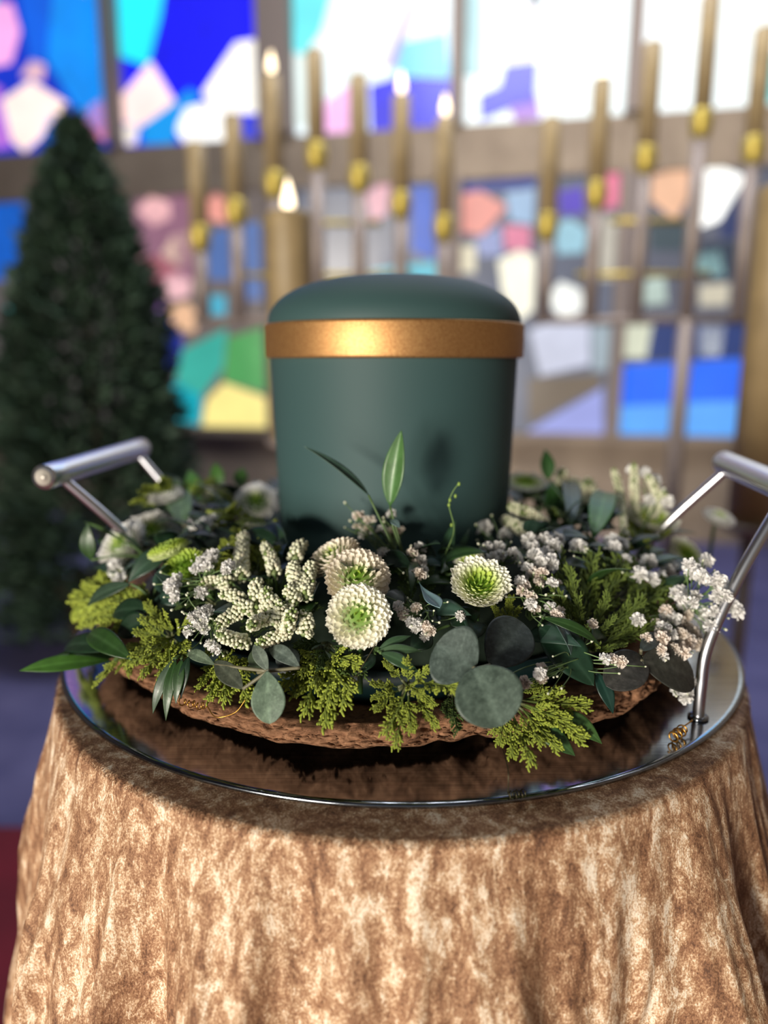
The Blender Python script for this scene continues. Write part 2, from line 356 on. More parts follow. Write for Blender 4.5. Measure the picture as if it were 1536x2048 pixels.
lower_base = {0: (112, 104, 104), 1: (128, 116, 112), 2: (120, 126, 146), 3: (112, 118, 138), 4: (100, 104, 122)}
upper_base = {0: (0, 50, 205), 1: (0, 2, 255), 2: (236, 250, 255), 3: (240, 252, 252), 4: (244, 254, 254)}
PK = (255, 206, 205); WH = (252, 252, 248)
FAC = [  # (colour, strength, polygon in photo pixels)
 ((255, 176, 236), 1.1, [(-60, 5), (20, 5), (36, 60), (18, 125), (-60, 140)]),
 ((0, 148, 255), 1, [(108, -60), (207, -60), (207, 270), (150, 215), (92, 120)]),
 ((0, 100, 235), 1, [(30, -40), (100, -40), (90, 110), (60, 130)]),
 ((255, 224, 214), 1.35, [(2, 200), (60, 160), (132, 205), (72, 280), (45, 302), (22, 280)]),
 ((236, 190, 205), 1.05, [(40, 150), (62, 118), (86, 128), (82, 160), (60, 158)]),
 ((186, 112, 222), 1, [(-60, 145), (0, 175), (2, 215), (22, 290), (-60, 305)]),
 ((226, 134, 182), 1, [(172, 218), (200, 198), (232, 212), (228, 262), (196, 283), (168, 262)]),
 ((0, 112, 236), 1, [(90, 228), (168, 226), (160, 305), (84, 305)]),
 ((30, 240, 255), 1.1, [(232, -60), (330, -60), (318, 30), (292, 130), (240, 112)]),
 ((255, 218, 212), 1.35, [(238, 190), (300, 122), (350, 205), (285, 250), (236, 245)]),
 ((246, 236, 226), 1.1, [(232, 252), (275, 246), (268, 288), (232, 288)]),
 ((255, 250, 240), 1.4, [(404, 184), (470, 84), (522, 76), (524, 226), (430, 222)]),
 ((250, 250, 248), 1.4, [(350, 258), (370, 215), (410, 205), (470, 240), (456, 288), (370, 290)]),
 ((0, 158, 246), 1, [(282, 250), (352, 200), (378, 176), (400, 192), (362, 220), (346, 286), (282, 286)]),
 ((60, 70, 220), 1, [(472, 240), (515, 232), (512, 288), (470, 288)]),
 ((110, 238, 246), 1.1, [(584, -60), (672, -60), (640, 60), (602, 112), (584, 100)]),
 ((226, 240, 236), 1.2, [(584, 108), (628, 108), (628, 250), (584, 250)]),
 ((255, 186, 242), 1.15, [(646, 268), (652, 200), (700, 166), (712, 268)]),
 ((10, 0, 236), 1, [(742, 268), (738, 170), (792, 152), (900, 156), (900, 250), (820, 268)]),
 ((204, 170, 236), 1, [(768, 134), (842, -60), (856, -60), (788, 134)]),
 ((112, 214, 255), 1.1, [(788, 150), (800, 84), (892, 64), (900, 152)]),
 ((166, 214, 218), 1, [(926, -60), (966, -60), (966, 150), (926, 150)]),
 ((255, 214, 232), 1.2, [(1005, 40), (1060, 10), (1078, 30), (1078, 112), (1008, 118)]),
 ((8, 0, 236), 1, [(1010, 130), (1074, 122), (1070, 205), (1030, 212), (960, 240), (958, 190), (1000, 172)]),
 ((170, 110, 220), 1, [(1012, 200), (1074, 186), (1082, 234), (1030, 244)]),
 ((30, 40, 70), 1, [(1046, -60), (1078, -60), (1082, 12), (1062, 10)]),
 ((120, 226, 226), 1.1, [(1518, 120), (1600, 90), (1600, 210), (1522, 200)]),
 # lower row
 ((0, 92, 196), 1, [(-60, 410), (44, 400), (52, 550), (-60, 570)]),
 ((170, 176, 196), 1, [(-60, 392), (40, 386), (40, 402), (-60, 410)]),
 ((60, 172, 170), 1, [(10, 606), (46, 596), (54, 640), (20, 664)]),
 ((150, 104, 126), 1, [(268, 400), (392, 384), (396, 470), (392, 560), (276, 560)]),
 ((255, 196, 196), 1.05, [(272, 420), (300, 392), (338, 404), (340, 436), (306, 452)]),
 ((240, 160, 146), 1, [(408, 404), (430, 386), (456, 402), (452, 446), (416, 440)]),
 ((255, 222, 192), 1.1, [(322, 508), (346, 470), (390, 462), (396, 516), (362, 536)]),
 ((176, 100, 108), 1, [(272, 510), (318, 512), (362, 540), (318, 566), (280, 545)]),
 ((255, 200, 206), 1, [(318, 566), (350, 544), (380, 556), (376, 592), (336, 600)]),
 ((246, 196, 156), 1, [(334, 620), (372, 604), (398, 634), (386, 664), (352, 660)]),
 ((156, 104, 186), 1, [(276, 588), (306, 574), (326, 610), (306, 640)]),
 ((20, 44, 150), 1, [(302, 640), (340, 640), (366, 680), (344, 760), (310, 716)]),
 ((86, 116, 176), 1, [(414, 464), (520, 440), (524, 600), (484, 600), (480, 560), (414, 560)]),
 ((80, 176, 204), 1, [(410, 590), (450, 590), (450, 640), (408, 640)]),
 ((60, 176, 160), 1, [(364, 700), (452, 656), (444, 736), (402, 792), (350, 764)]),
 ((82, 164, 92), 1, [(454, 676), (545, 650), (545, 790), (446, 762)]),
 ((0, 172, 190), 1, [(322, 796), (350, 766), (402, 790), (398, 850), (316, 838)]),
 ((255, 236, 146), 1.05, [(412, 800), (446, 766), (545, 800), (545, 868), (402, 860)]),
 ((40, 92, 200), 1, [(820, 372), (866, 372), (870, 520), (822, 500)]),
 ((232, 172, 186), 1, [(730, 390), (754, 352), (780, 360), (772, 430), (740, 440)]),
 ((90, 190, 210), 1, [(744, 540), (880, 520), (900, 560), (744, 560)]),
 ((46, 66, 150), 1, [(926, 366), (1070, 348), (1070, 372), (930, 384)]),
 ((240, 158, 146), 1, [(916, 388), (960, 380), (1014, 412), (964, 470), (916, 464)]),
 ((160, 190, 222), 1, [(1010, 384), (1070, 376), (1068, 450), (1020, 440)]),
 ((150, 160, 206), 1, [(950, 480), (1000, 450), (1006, 510), (960, 512)]),
 ((226, 132, 162), 1, [(1006, 450), (1062, 452), (1060, 500), (1010, 500)]),
 ((240, 230, 200), 1, [(906, 490), (950, 490), (950, 545), (906, 545)]),
 ((255, 250, 226), 1.15, [(996, 520), (1040, 500), (1070, 512), (1066, 620), (1030, 646), (1004, 580)]),
 ((84, 60, 190), 1, [(1116, 382), (1166, 372), (1170, 424), (1120, 430)]),
 ((160, 208, 226), 1, [(1106, 450), (1140, 436), (1176, 460), (1168, 504), (1116, 508)]),
 ((250, 252, 246), 1.15, [(1092, 600), (1120, 562), (1162, 578), (1168, 618), (1126, 640)]),
 ((236, 124, 156), 1, [(1206, 330), (1240, 330), (1240, 410), (1206, 420)]),
 ((196, 190, 176), 1, [(1186, 430), (1236, 430), (1232, 560), (1190, 560)]),
 ((238, 186, 150), 1.05, [(1300, 352), (1340, 322), (1380, 316), (1386, 380), (1352, 440), (1302, 400)]),
 ((255, 255, 250), 1.5, [(1408, 332), (1450, 312), (1492, 352), (1440, 440), (1396, 456)]),
 ((24, 44, 96), 1, [(1440, 450), (1494, 362), (1500, 470), (1440, 478)]),
 ((50, 70, 80), 1, [(1300, 440), (1384, 430), (1384, 500), (1300, 500)]),
 ((30, 48, 70), 1, [(1400, 486), (1484, 480), (1484, 560), (1400, 560)]),
 ((150, 190, 190), 1, [(1392, 510), (1440, 500), (1450, 550), (1396, 556)]),
 ((190, 210, 200), 1, [(1286, 560), (1330, 552), (1334, 606), (1290, 610)]),
 ((206, 198, 176), 1, [(1400, 570), (1460, 566), (1456, 610), (1400, 612)]),
 ((206, 210, 230), 1, [(1058, 660), (1110, 640), (1180, 650), (1180, 730), (1080, 752)]),
 ((160, 176, 186), 1, [(1184, 652), (1236, 650), (1230, 740), (1186, 742)]),
 ((216, 220, 196), 1, [(1244, 650), (1306, 648), (1292, 716), (1244, 716)]),
 ((22, 52, 116), 1, [(1308, 640), (1500, 634), (1500, 716), (1296, 720)]),
 ((190, 196, 206), 1, [(1398, 650), (1450, 650), (1440, 712), (1400, 712)]),
 ((20, 106, 250), 1.05, [(1244, 730), (1500, 716), (1500, 800), (1240, 812)]),
 ((88, 166, 250), 1.05, [(1240, 812), (1500, 800), (1500, 905), (1236, 905)]),
 ((156, 164, 230), 1, [(1062, 858), (1206, 776), (1214, 905), (1044, 905)]),
 ((110, 96, 80), 1, [(1056, 756), (1200, 748), (1204, 772), (1056, 850)]),
]
OTH = [(0, 60, 220), (0, 150, 255), (240, 250, 255), (255, 205, 235), (30, 220, 240), (150, 110, 220), (250, 250, 250), (60, 90, 230)]
for k in range(5):
    u0 = ub[k]+hw[k]; u1 = ub[k+1]-hw[k+1]
    root = MB(); sl = MB()
    # lead and concrete mullions
    for (a, b, z0, z1) in ((zs, zt0, zs, zt0), (zt1, HT-.25, zt1, HT-.25)):
        wbox(ub[k], ub[k]+hw[k], z0, z1, -.05, .12, sl); wbox(ub[k+1]-hw[k+1], ub[k+1], z0, z1, -.05, .12, sl)
    fr = part('window_%d' % (k+1), sl, M_FRAME, smooth=False); tag(fr, kind='structure')
    g = MB(); st = 1.35 if k >= 2 else 1.0
    lb = [c*.75 for c in lin(lower_base[k])]; ubc = [c*st for c in lin(upper_base[k])]
    g.box(((u0+u1)/2, .075, (zs+zt0)/2), (u1-u0, .01, zt0-zs), MW, tuple(lb))
    g.box(((u0+u1)/2, .075, (zt1+HT-.25)/2), (u1-u0, .01, HT-.25-zt1), MW, tuple(ubc))
    for (c, s_, poly) in FAC:
        pts = [wuv(win(x, y, -.05)) for x, y in poly]
        cu = sum(p[0] for p in pts)/len(pts); cz = sum(p[1] for p in pts)/len(pts)
        if not (ub[k] < cu <= ub[k+1]): continue
        z0, z1 = (zs, zt0) if cz < (zt0+zt1)/2 else (zt1, HT)
        pts = [(min(max(p[0], u0), u1), min(max(p[1], z0), z1)) for p in pts]
        cc = tuple(v*s_ for v in lin(c)); n = len(pts)
        vs = [MW @ Vector((p[0], y, p[1])) for y in (.055, .07) for p in pts]
        g.add(vs, [tuple(range(n))]+[(i, (i+1) % n, n+(i+1) % n, n+i) for i in range(n)], cc)
    # facets above the frame of the photograph
    rg = random.Random(30+k); z = win(700, -80).z
    while z < HT-.5:
        u = u0
        while u < u1-.05:
            du = min(rg.uniform(.15, .4), u1-u); c = lin(rg.choice(OTH)); q = rg.uniform(-.1, .1)
            s_ = 2.6 if k >= 3 else 1.7 if k >= 2 else 1.1
            if rg.random() < .8:
                vs = [MW @ Vector((a, y, b)) for y in (.055, .07) for a, b in ((u+.01, z), (u+du-.01, z+max(q, 0)), (u+du-.01, z+.34+min(q, 0)), (u+.01, z+.36))]
                g.add(vs, [(0, 1, 2, 3)]+[(i, (i+1) % 4, 4+(i+1) % 4, 4+i) for i in range(4)], tuple(v*s_ for v in c))
            u += du
        z += .4
    part('glass_panes', g, M_GLASS, fr, smooth=False)

# red carpet runner under and beside the table
f = MB(); f.box((0, .1, .006), (5.0, 2.7, .012)); tag(part('floor_carpet', f, M_CARPET, smooth=False), 'dark red carpet laid on the stone floor around the table', 'carpet')

# ------------------------------------------------------------------ velvet covered table
RT = .249
CC = Vector((TRAY.x-.001, .551, ZD))
def folds(a, t):
    """radial offset of the cloth at angle a, t metres below the edge"""
    g = min(1, t/.12); s = 0
    for k, am, ph in ((7, .0056, .3), (13, .0072, 1.1), (23, .0052, 2.7), (37, .0022, .9)):
        s += am*math.sin(k*a+ph+ .8*math.sin(3*a+k))
    r = abs(math.sin(9.5*a+.7+.5*math.sin(4*a)))**12*.009 + abs(math.sin(15.5*a+2.1))**16*.004
    n = noise.noise(Vector((math.cos(a)*9, math.sin(a)*9, t*14)))*.004 + noise.noise(Vector((math.cos(a)*34, math.sin(a)*34, t*34)))*.0016
    for (ra, am) in RIDGES:
        dd = (a-(ra if ra > 0 else ra+2*PI) + .02*math.sin(t*30+ra*9) + .15*(t-.12)*math.sin(ra*5))/.020
        if abs(dd) < 3: s += 1.5*am*math.exp(-dd*dd)*min(1, t/.05)*(.6+.4*math.sin(t*40+ra*7))
    return (s+r)*g*(1+2.2*t) + n*(.25+g)
RIDGES = []
for x_, am_ in ((100, .004), (238, .005), (372, .0045), (520, .005), (628, .0045), (712, .003), (965, .0035), (1150, .0045), (1330, .004), (1442, .005)):
    RIDGES.append((-PI/2+math.asin(max(-.98, min(.98, (x_-806)/760))), am_))
mb = MB(); P = []; NA = 1400
prof = [('t', .02), ('t', .14), ('t', .22), ('t', .238)] + [('e', a) for a in (0, 18, 36, 54, 72, 90)] + [('d', .004*i) for i in range(1, 50)] + [('d', .2+.02*i) for i in range(30)]
zc = ZD-.003
for u in range(NA):
    a = 2*PI*u/NA
    for k, v in prof:
        if k == 't': r, z = v, 0
        elif k == 'e': r, z = .245+.004*math.sin(math.radians(v)), -.004+.004*math.cos(math.radians(v))
        else:
            r = RT + .20*v*(1-.4*v) + folds(a, v); z = -.004-v
        P.append((CC.x+r*math.cos(a), CC.y+r*math.sin(a), max(zc+z, .016)))
mb.grid(P, NA, len(prof), (1, 1, 1), True)
cl = part('tablecloth', mb, M_VELVET)
rg = random.Random(11); mb = MB()
for i in range(9000):
    a = rg.uniform(-PI*1.02, .02*PI); q = math.radians(rg.uniform(20, 80)); r = .2445+.005*math.sin(q); z = zc-.004+.0045*math.cos(q)
    p = Vector((CC.x+r*math.cos(a), CC.y+r*math.sin(a), z)); d = Vector((math.cos(a)*.5+rg.uniform(-.5, .5), math.sin(a)*.5+rg.uniform(-.3, .3), rg.uniform(.1, .9))).normalized()
    x = Vector((-math.sin(a), math.cos(a), 0))*.00018; L = rg.uniform(.0008, .0019)
    mb.add([p-x, p+x, p+d*L], [(0, 1, 2)])
tag(part('edge_pile', mb, M_VELVET, cl), kind='stuff')
tag(cl, 'gold brown crushed velvet tablecloth falling in folds to the floor', 'tablecloth')
t = thing('round_table', (TRAY.x, TRAY.y, 0), 'round pedestal table hidden under the gold velvet cloth', 'table')
mb = MB(); mb.lathe([(0, -.03), (.232, -.03), (.236, -.024), (.236, -.010), (.232, -.004), (0, -.004)], 64, (CC.x, CC.y, zc-.001)); part('tabletop', mb, M_SOIL, t)
mb = MB(); mb.lathe([(0, .0), (.2, .0), (.2, .02), (.03, .04), (.03, .75), (0, .75)], 32, (CC.x, CC.y, .013)); part('pedestal', mb, M_SOIL, t)

# ------------------------------------------------------------------ steel tray with handles
t = thing('carrying_tray', (TRAY.x, TRAY.y, ZD-.004), 'round brushed steel tray with two raised tube handles under the wreath', 'tray')
RD = .262
mb = MB(); mb.lathe([(0, -.0024), (RD-.0006, -.0024), (RD, -.0019), (RD, -.0005), (RD-.0005, 0), (RD-.004, 0), (.12, 0), (0, 0)], 160, TRAY); part('tray_plate', mb, M_STEEL, t)
def bez(pts, n=14):
    out = []; P = [Vector(p) for p in pts]
    P = [P[0]*2-P[1]] + P + [P[-1]*2-P[-2]]
    for i in range(1, len(P)-2):
        for k in range(n):
            s = k/n; a, b, c, d = P[i-1], P[i], P[i+1], P[i+2]
            out.append(.5*((2*b)+(c-a)*s+(2*a-5*b+4*c-d)*s*s+(3*b-a-3*c+d)*s**3))
    out.append(P[-2]); return out
def handle(ga, gb, posts, lab):
    ga, gb = Vector(ga), Vector(gb); ax = (gb-ga).normalized()
    g = MB(); g.tube([ga, ga+ax*.0015]+[ga+(gb-ga)*k/8 for k in range(1, 8)]+[gb-ax*.0015, gb], lambda s: .0088 if .01 < s < .99 else .0081, 28)
    h = part('handle_grip', g, M_CHROME, t)
    for e, d in ((ga, -ax), (gb, ax)):
        r = MB(); r.tube([e, e+d*.0006], .0058, 20); r.tube([e+d*.0006, e+d*.0012], .0028, 12); part('end_cap', r, M_CAP, h)
    for pl in posts:
        p = MB(); p.tube(bez(pl), .0036, 16); part('handle_post', p, M_CHROME, t)
        p = MB(); b = Vector(pl[0]); p.lathe([(0, 0), (.0062, 0), (.0062, .001), (.0055, .0016), (0, .0016)], 24, b); part('post_foot', p, M_STEEL, t)
zg = ZD+.137
la, lb_ = at(86, 946, .497), at(284, 893, .672)
ra, rb_ = at(1600, 985, .42), at(1447, 924, .56)
la.z = zg; lb_.z = zg; ra.z = zg+.002; rb_.z = zg+.002
def post(top, fx, fy):
    b = Vector((fx, fy, ZD+.0003)); d = Vector((top.x, top.y, 0))-Vector((b.x, b.y, 0))
    return [b, b+Vector((0, 0, .022)), b+d*.05+Vector((0, 0, .048)), b+d*.42+Vector((0, 0, .088)), Vector((top.x, top.y, top.z-.004))]
k1 = la+(lb_-la)*.14; k2 = la+(lb_-la)*.94; k3 = ra+(rb_-ra)*.14; k4 = ra+(rb_-ra)*.93
handle(la, lb_, [post(k1, -.165, .545), post(k2, -.165, .665)], '')
pf = at_z(1396, 1436, ZD)
handle(ra, rb_, [post(k3, pf.x, pf.y), post(k4, pf.x, .575)], '')

# ------------------------------------------------------------------ bark base
mb = MB(); NA = 900; NV = 44; P = []
for u in range(NA):
    a = 2*PI*u/NA; ca, sa = math.cos(a), math.sin(a)
    rn = noise.noise(Vector((ca*2.2, sa*2.2, 0)))*.010
    low = .0035 + .0055*(noise.noise(Vector((ca*5, sa*5, 3)))+.35) + .004*noise.noise(Vector((ca*16, sa*16, 1)))
    low += .010*max(0, abs(math.atan2(ca, -sa))-.75)           # rises away from the front
    low = max(low, .001); top = .024 + .003*noise.noise(Vector((ca*6, sa*6, 8))) + .004*max(0, abs(math.atan2(ca, -sa))-.5)
    for v in range(NV):
        s = v/(NV-1)
        if s < .1: r = .150+.06*(s/.1); z = low+.004
        elif s < .8:
            q = (s-.1)/.7; r = .208 + .014*q + .008*math.sin(q*PI); z = low + (top-low)*q
        elif s < .92: q = (s-.8)/.12; r = .222-.012*q; z = top+.001*math.sin(q*PI)
        else: q = (s-.92)/.08; r = .21-.04*q; z = top-.008*q
        p = Vector((ca*r*30, sa*r*30, z*55))
        d = noise.fractal(p*1.7, .6, 2.2, 7)*.0036 if .08 < s < .95 else 0
        rid = min(abs(noise.noise(Vector((ca*r*75, sa*r*75, z*190)))), .8*abs(noise.noise(Vector((ca*r*130+5, sa*r*130, z*360)))))
        d -= (max(0, .07-rid)/.07)*.0028 if .1 < s < .85 else 0
        rr = (r+rn+d)*(1.0)
        P.append((URN.x+rr*ca*1.02, URN.y-.006+rr*sa*1.0, ZD+z+d*.5))
mb.grid(P, NA, NV, (1, 1, 1), True)
tag(part('bark_bowl', mb, M_BARK), 'rough brown tree bark ring lying on the steel tray beneath the flowers', 'bark base')
# plastic bowl with wet foam
t = thing('foam_wreath_ring', (URN.x, URN.y, ZD+.01), 'dark teal plastic ring of floral foam inside the bark', 'wreath base')
mb = MB(); mb.lathe([(.105, .010), (.185, .010), (.196, .03), (.199, .042), (.196, .042), (.19, .03)], 96, (URN.x, URN.y, ZD)); part('plastic_ring', mb, M_TRAY, t)
mb = MB(); P = []; NA = 160
for u in range(NA):
    a = 2*PI*u/NA
    for (r, z) in [(.098, .012), (.099, .06), (.115, .076), (.14, .078), (.165, .070), (.184, .052), (.192, .034), (.19, .02)]:
        n = noise.noise(Vector((math.cos(a)*20*r*5, math.sin(a)*20*r*5, z*60)))*.004
        P.append((URN.x+(r+n)*math.cos(a), URN.y+(r+n)*math.sin(a), ZD+z+n))
mb.grid(P, NA, 8, (1, 1, 1), True); part('foam', mb, M_FOAM, t)

# ------------------------------------------------------------------ urn
t = thing('cremation_urn', (URN.x, URN.y, ZD+.008), 'matt petrol green cremation urn with domed lid and a gold band', 'urn')
mb = MB(); mb.lathe([(0, .008), (.083, .008), (.0875, .010), (.0890, .014)]+[(.0890+.0062*(i/24)**.9, .014+.205*i/24) for i in range(1, 25)]+[(.0945, .221), (.0, .221)], 160, URN); part('urn_body', mb, M_URN, t)
mb = MB(); mb.lathe([(.094, .2165), (.0985, .2165), (.0992, .2172), (.0995, .2185), (.0995, .2395), (.0992, .2408), (.0984, .2415), (.094, .2415)], 160, URN); part('gold_band', mb, M_GOLD, t)
lid = [(.0935, .239), (.0962, .2405), (.0966, .2425)]
for i in range(1, 25):
    a = PI/2*i/24
    lid.append((.0966*max(math.cos(a), 0)**.70 if i < 24 else 0, .2425+.0345*math.sin(a)**1.0))
mb = MB(); mb.lathe(lid, 160, URN); part('urn_lid', mb, M_URN, t)

# ------------------------------------------------------------------ flower building blocks
def leafmb(mb, p0, p1, n, wd, shape=(.42, 1.0), curl=.12, fold=.12, col=(.05, .12, .03), col2=None, twist=0, nu=16, nv=9, vein=None):
    """leaf blade from p0 to p1; curl: bow towards -n; fold: keel"""
    y = p1-p0; L = y.length; y = y.normalized(); x = y.cross(n).normalized(); z = x.cross(y)
    P = []; C = []; pk, pw = shape
    col2 = col2 or col
    e = math.log(.5)/math.log(pk)
    for i in range(nu):
        s = i/(nu-1); wv = wd/2*(max(math.sin(PI*s**e), 0)**pw)
        if i == 0: wv = wd*.02
        tw = twist*s
        xx = x*math.cos(tw)+z*math.sin(tw); zz = z*math.cos(tw)-x*math.sin(tw)
        cen = p0 + y*(L*s) - z*(curl*L*(s-.5)**2*4 - curl*L)
        for j in range(nv):
            q = (j/(nv-1))*2-1
            P.append(cen + xx*(wv*q) + zz*(fold*wv*abs(q)**1.3*1.0 - .0))
            k = math.exp(-(q*7)**2)*.45
            if vein: k = max(k*vein, .35*vein*max(0, math.cos((s*9-abs(q)*1.6)*2*PI))**12)
            C.append(tuple(col[c]*(1+k)+.02*k if c < 3 else 1 for c in range(3)) if abs(q) < 2 else col2)
    base = len(mb.v); fs = []
    for i in range(nu-1):
        for j in range(nv-1):
            a = i*nv+j; fs.append((a, a+1, a+nv+1, a+nv))
    mb.add(P, fs, lambda i: C[i])
def leaf(name, parent, p0, p1, n, wd, mat=None, thick=.0004, **kw):
    mb = MB(); leafmb(mb, p0, p1, n, wd, **kw)
    o = part(name, mb, mat or M_LEAF, parent)
    m = o.modifiers.new('s', 'SOLIDIFY'); m.thickness = thick; m.offset = 0
    return o
def stem(parent, pts, r=.0008, col=(.06, .13, .03), name='stem'):
    mb = MB(); mb.tube(bez(pts, 6), r, 7, col); return part(name, mb, M_STEM, parent)

def petal(mb, M, L, W, cup, tip, c0, c1, nu=6, nv=5):
    P = []
    for i in range(nu):
        s = i/(nu-1); wv = W*(.45+.55*math.sin(min(1, s*1.3)*PI/2)) if s < .75 else W*(math.sqrt(max(0, 1-((s-.75)/.25)**2*.92)))
        zz = tip*L*s**2.2
        for j in range(nv):
            q = j/(nv-1)*2-1
            P.append(M @ Vector((wv/2*q, L*(s if s < .9 else s-.08*q*q), zz + cup*wv*(q*q)*1.0)))
    mb.grid(P, nu, nv, lambda k: tuple(c0[c]+(c1[c]-c0[c])*((k//nv)/(nu-1))**1.4 for c in range(3)))
def mum_mesh(seed, n, h, tmax, g0, g1, cream, tipc, lime=(.50, .64, .07), dark=(.16, .32, .02), ragged=.0, kindup=0):
    """pompon: petals tile a dome of radius 1; returns meshes (outer petals, green centre)"""
    rg = random.Random(seed); mo = MB(); mi = MB()
    for i in range(n):
        t = math.sqrt((i+.5)/n); az = i*2.399963; th = t*math.radians(tmax)
        R1 = 1.0*(1+rg.uniform(-.03, .03)*(t > .8))
        rad = R1*math.sin(th)*(.97); zz = h*math.cos(th)
        Lp = .19+.34*t; Wp = .10+.15*t**.8
        # direction of the petal: from upright in the centre to outward at the rim
        el = math.radians(78*(1-t)**2.2+6-22*t*t*(tmax > 104)+14*(kindup and t > .5)) + rg.uniform(-.13, .13)
        dirv = Vector((math.cos(az)*math.cos(el), math.sin(az)*math.cos(el), math.sin(el)))
        up = Vector((-math.cos(az)*math.sin(el), -math.sin(az)*math.sin(el), math.cos(el)))
        p1 = Vector((rad*math.cos(az), rad*math.sin(az), zz))
        p0 = p1 - dirv*Lp
        x = dirv.cross(up)
        sp = rg.uniform(-.15, .15)
        M = Matrix(((x.x, dirv.x, up.x, p0.x), (x.y, dirv.y, up.y, p0.y), (x.z, dirv.z, up.z, p0.z), (0, 0, 0, 1))) @ Matrix.Rotation(sp, 4, 'Y')
        k = min(1, max(0, (t-g0)/(g1-g0)))
        k2 = min(1, max(0, t/max(g0, .01)))
        c = tuple(dark[j]+(lime[j]-dark[j])*k2 for j in range(3)) if t < g0 else tuple(lime[j]+(cream[j]-lime[j])*k for j in range(3))
        tc = tuple(c[j]+(tipc[j]-c[j])*(.25+.75*k)*(.3 if t < g0 else 1) for j in range(3))
        c0 = c
        petal(mi if t < (g0+g1)/2 else mo, M, Lp*(1+ragged*rg.uniform(-.5, 1)*(t > .75)), Wp*1.08, .26, .42 if t > .3 else .2, c0, tc)
    P = []
    for u in range(20):
        for v in range(9):
            q = v/8*PI/2; P.append((.80*math.sin(q)*math.cos(u*PI/10), .80*math.sin(q)*math.sin(u*PI/10), -.06+(h-.10)*math.cos(q)))
    mi.grid(P, 20, 9, lambda k: tuple(dark[j]+(cream[j]*.6-dark[j])*max(0, ((k % 9)/8-g0)/(1-g0)) for j in range(3)), True)
    return mo.mesh('chrysanthemum_petals', M_PETAL), mi.mesh('chrysanthemum_centre', M_PETAL)
CR = (.93, .90, .68); TP = (.97, .96, .88)
MUMS = {
 'cream': mum_mesh(1, 160, .46, 110, .10, .36, CR, TP),
 'blush': mum_mesh(2, 160, .52, 114, .08, .30, (.92, .86, .66), (.95, .87, .76)),
 'green': mum_mesh(3, 150, .28, 97, .36, .66, (.88, .88, .60), (.94, .94, .86), ragged=.25),
 'lime': mum_mesh(4, 170, .46, 102, .70, 1.1, (.62, .68, .28), (.74, .80, .46)),
 'white': mum_mesh(5, 150, .48, 112, .15, .4, (.86, .84, .74), (.94, .94, .94), ragged=.2),
}
calyx = MB(); calyx.lathe([(0, -.35), (.12, -.33), (.42, -.14), (.60, -.04), (.5, -.04), (0, -.09)], 20, (0, 0, 0), (.07, .14, .04)); CALYX = calyx.mesh('calyx', M_STEM)
def mum(px, py, dpx, kind, face, label, lift=.012, Y=None, spin=0):
    c = hit(px, py, lift) if Y is None else at(px, py, Y)
    rad = dpx/2*((c-EYE).dot(ray(768, 1024)))/FOC
    n = Vector(face).normalized()
    t = thing('chrysanthemum', c-n*rad*.3, label, 'flower')
    M = basis(c-n*rad*.28, n, rad, spin)
    a, b = MUMS[kind]
    link('outer_petals', a, t, M); link('centre_petals', b, t, M); link('calyx', CALYX, t, M)
    foot = Vector((c.x, c.y, 0)) - n*rad*1.2; foot.z = max(mz(foot)-.022, ZD+.03) if Y is None else c.z-.04
    stem(t, [c-n*rad*.5, c-n*rad*.9, foot], .0016, (.05, .12, .03))
    return t

# gypsophila
def gyp_mesh(seed, open_=1.0, tint=(.95, .95, .92)):
    rg = random.Random(seed); mb = MB(); n = 34
    for i in range(n):
        t = math.sqrt((i+.5)/n); az = i*2.399963+rg.uniform(-.3, .3); el = math.radians(90-t*100*open_)+rg.uniform(-.2, .2)
        d = Vector((math.cos(az)*math.cos(el), math.sin(az)*math.cos(el), math.sin(el)))
        L = rg.uniform(.75, 1.05); x = d.orthogonal().normalized(); q = rg.uniform(0, 6.3)
        up = d.cross(x); x, up = x*math.cos(q)+up*math.sin(q), up*math.cos(q)-x*math.sin(q)
        W = rg.uniform(.35, .55); P = []; k = rg.uniform(.82, 1.05); pk = rg.uniform(0, .02)
        for a, wv in ((.15, .15), (.6, .8), (.92, 1), (1.05, .8)):
            for j in range(4):
                b = j/3*2-1
                P.append(d*(L*a*(1-.10*(j in (0, 3))*(a > 1))) + x*(W*wv*b/1.0*.6) + up*(.12*math.sin(j*2.4+i)*a + .2*wv*b*b*W))
        mb.grid(P, 4, 4, (tint[0]*k, (tint[1]-pk)*k, (tint[2]-pk)*k))
    for i in range(5):
        a = i*1.2566; mb.blob((math.cos(a)*.22, math.sin(a)*.22, -.22), (math.cos(a), math.sin(a), -.2), .13, .35, (.13, .24, .06), 5, 4)
    return mb.mesh('blossom', M_GYP)
GYP = [gyp_mesh(i) for i in range(4)] + [gyp_mesh(9, .7, (.95, .88, .78)), gyp_mesh(10, .9, (.95, .87, .78))]
def bud_mesh():
    mb = MB(); mb.blob((0, 0, .3), (0, 0, 1), .62, .8, (.74, .76, .58), 8, 6); mb.blob((0, 0, -.2), (0, 0, 1), .5, .55, (.16, .26, .07), 7, 5)
    return mb.mesh('gypsophila_bud', M_BUD)
GBUD = bud_mesh()
CAMN = Vector((0, -.75, .65)).normalized()
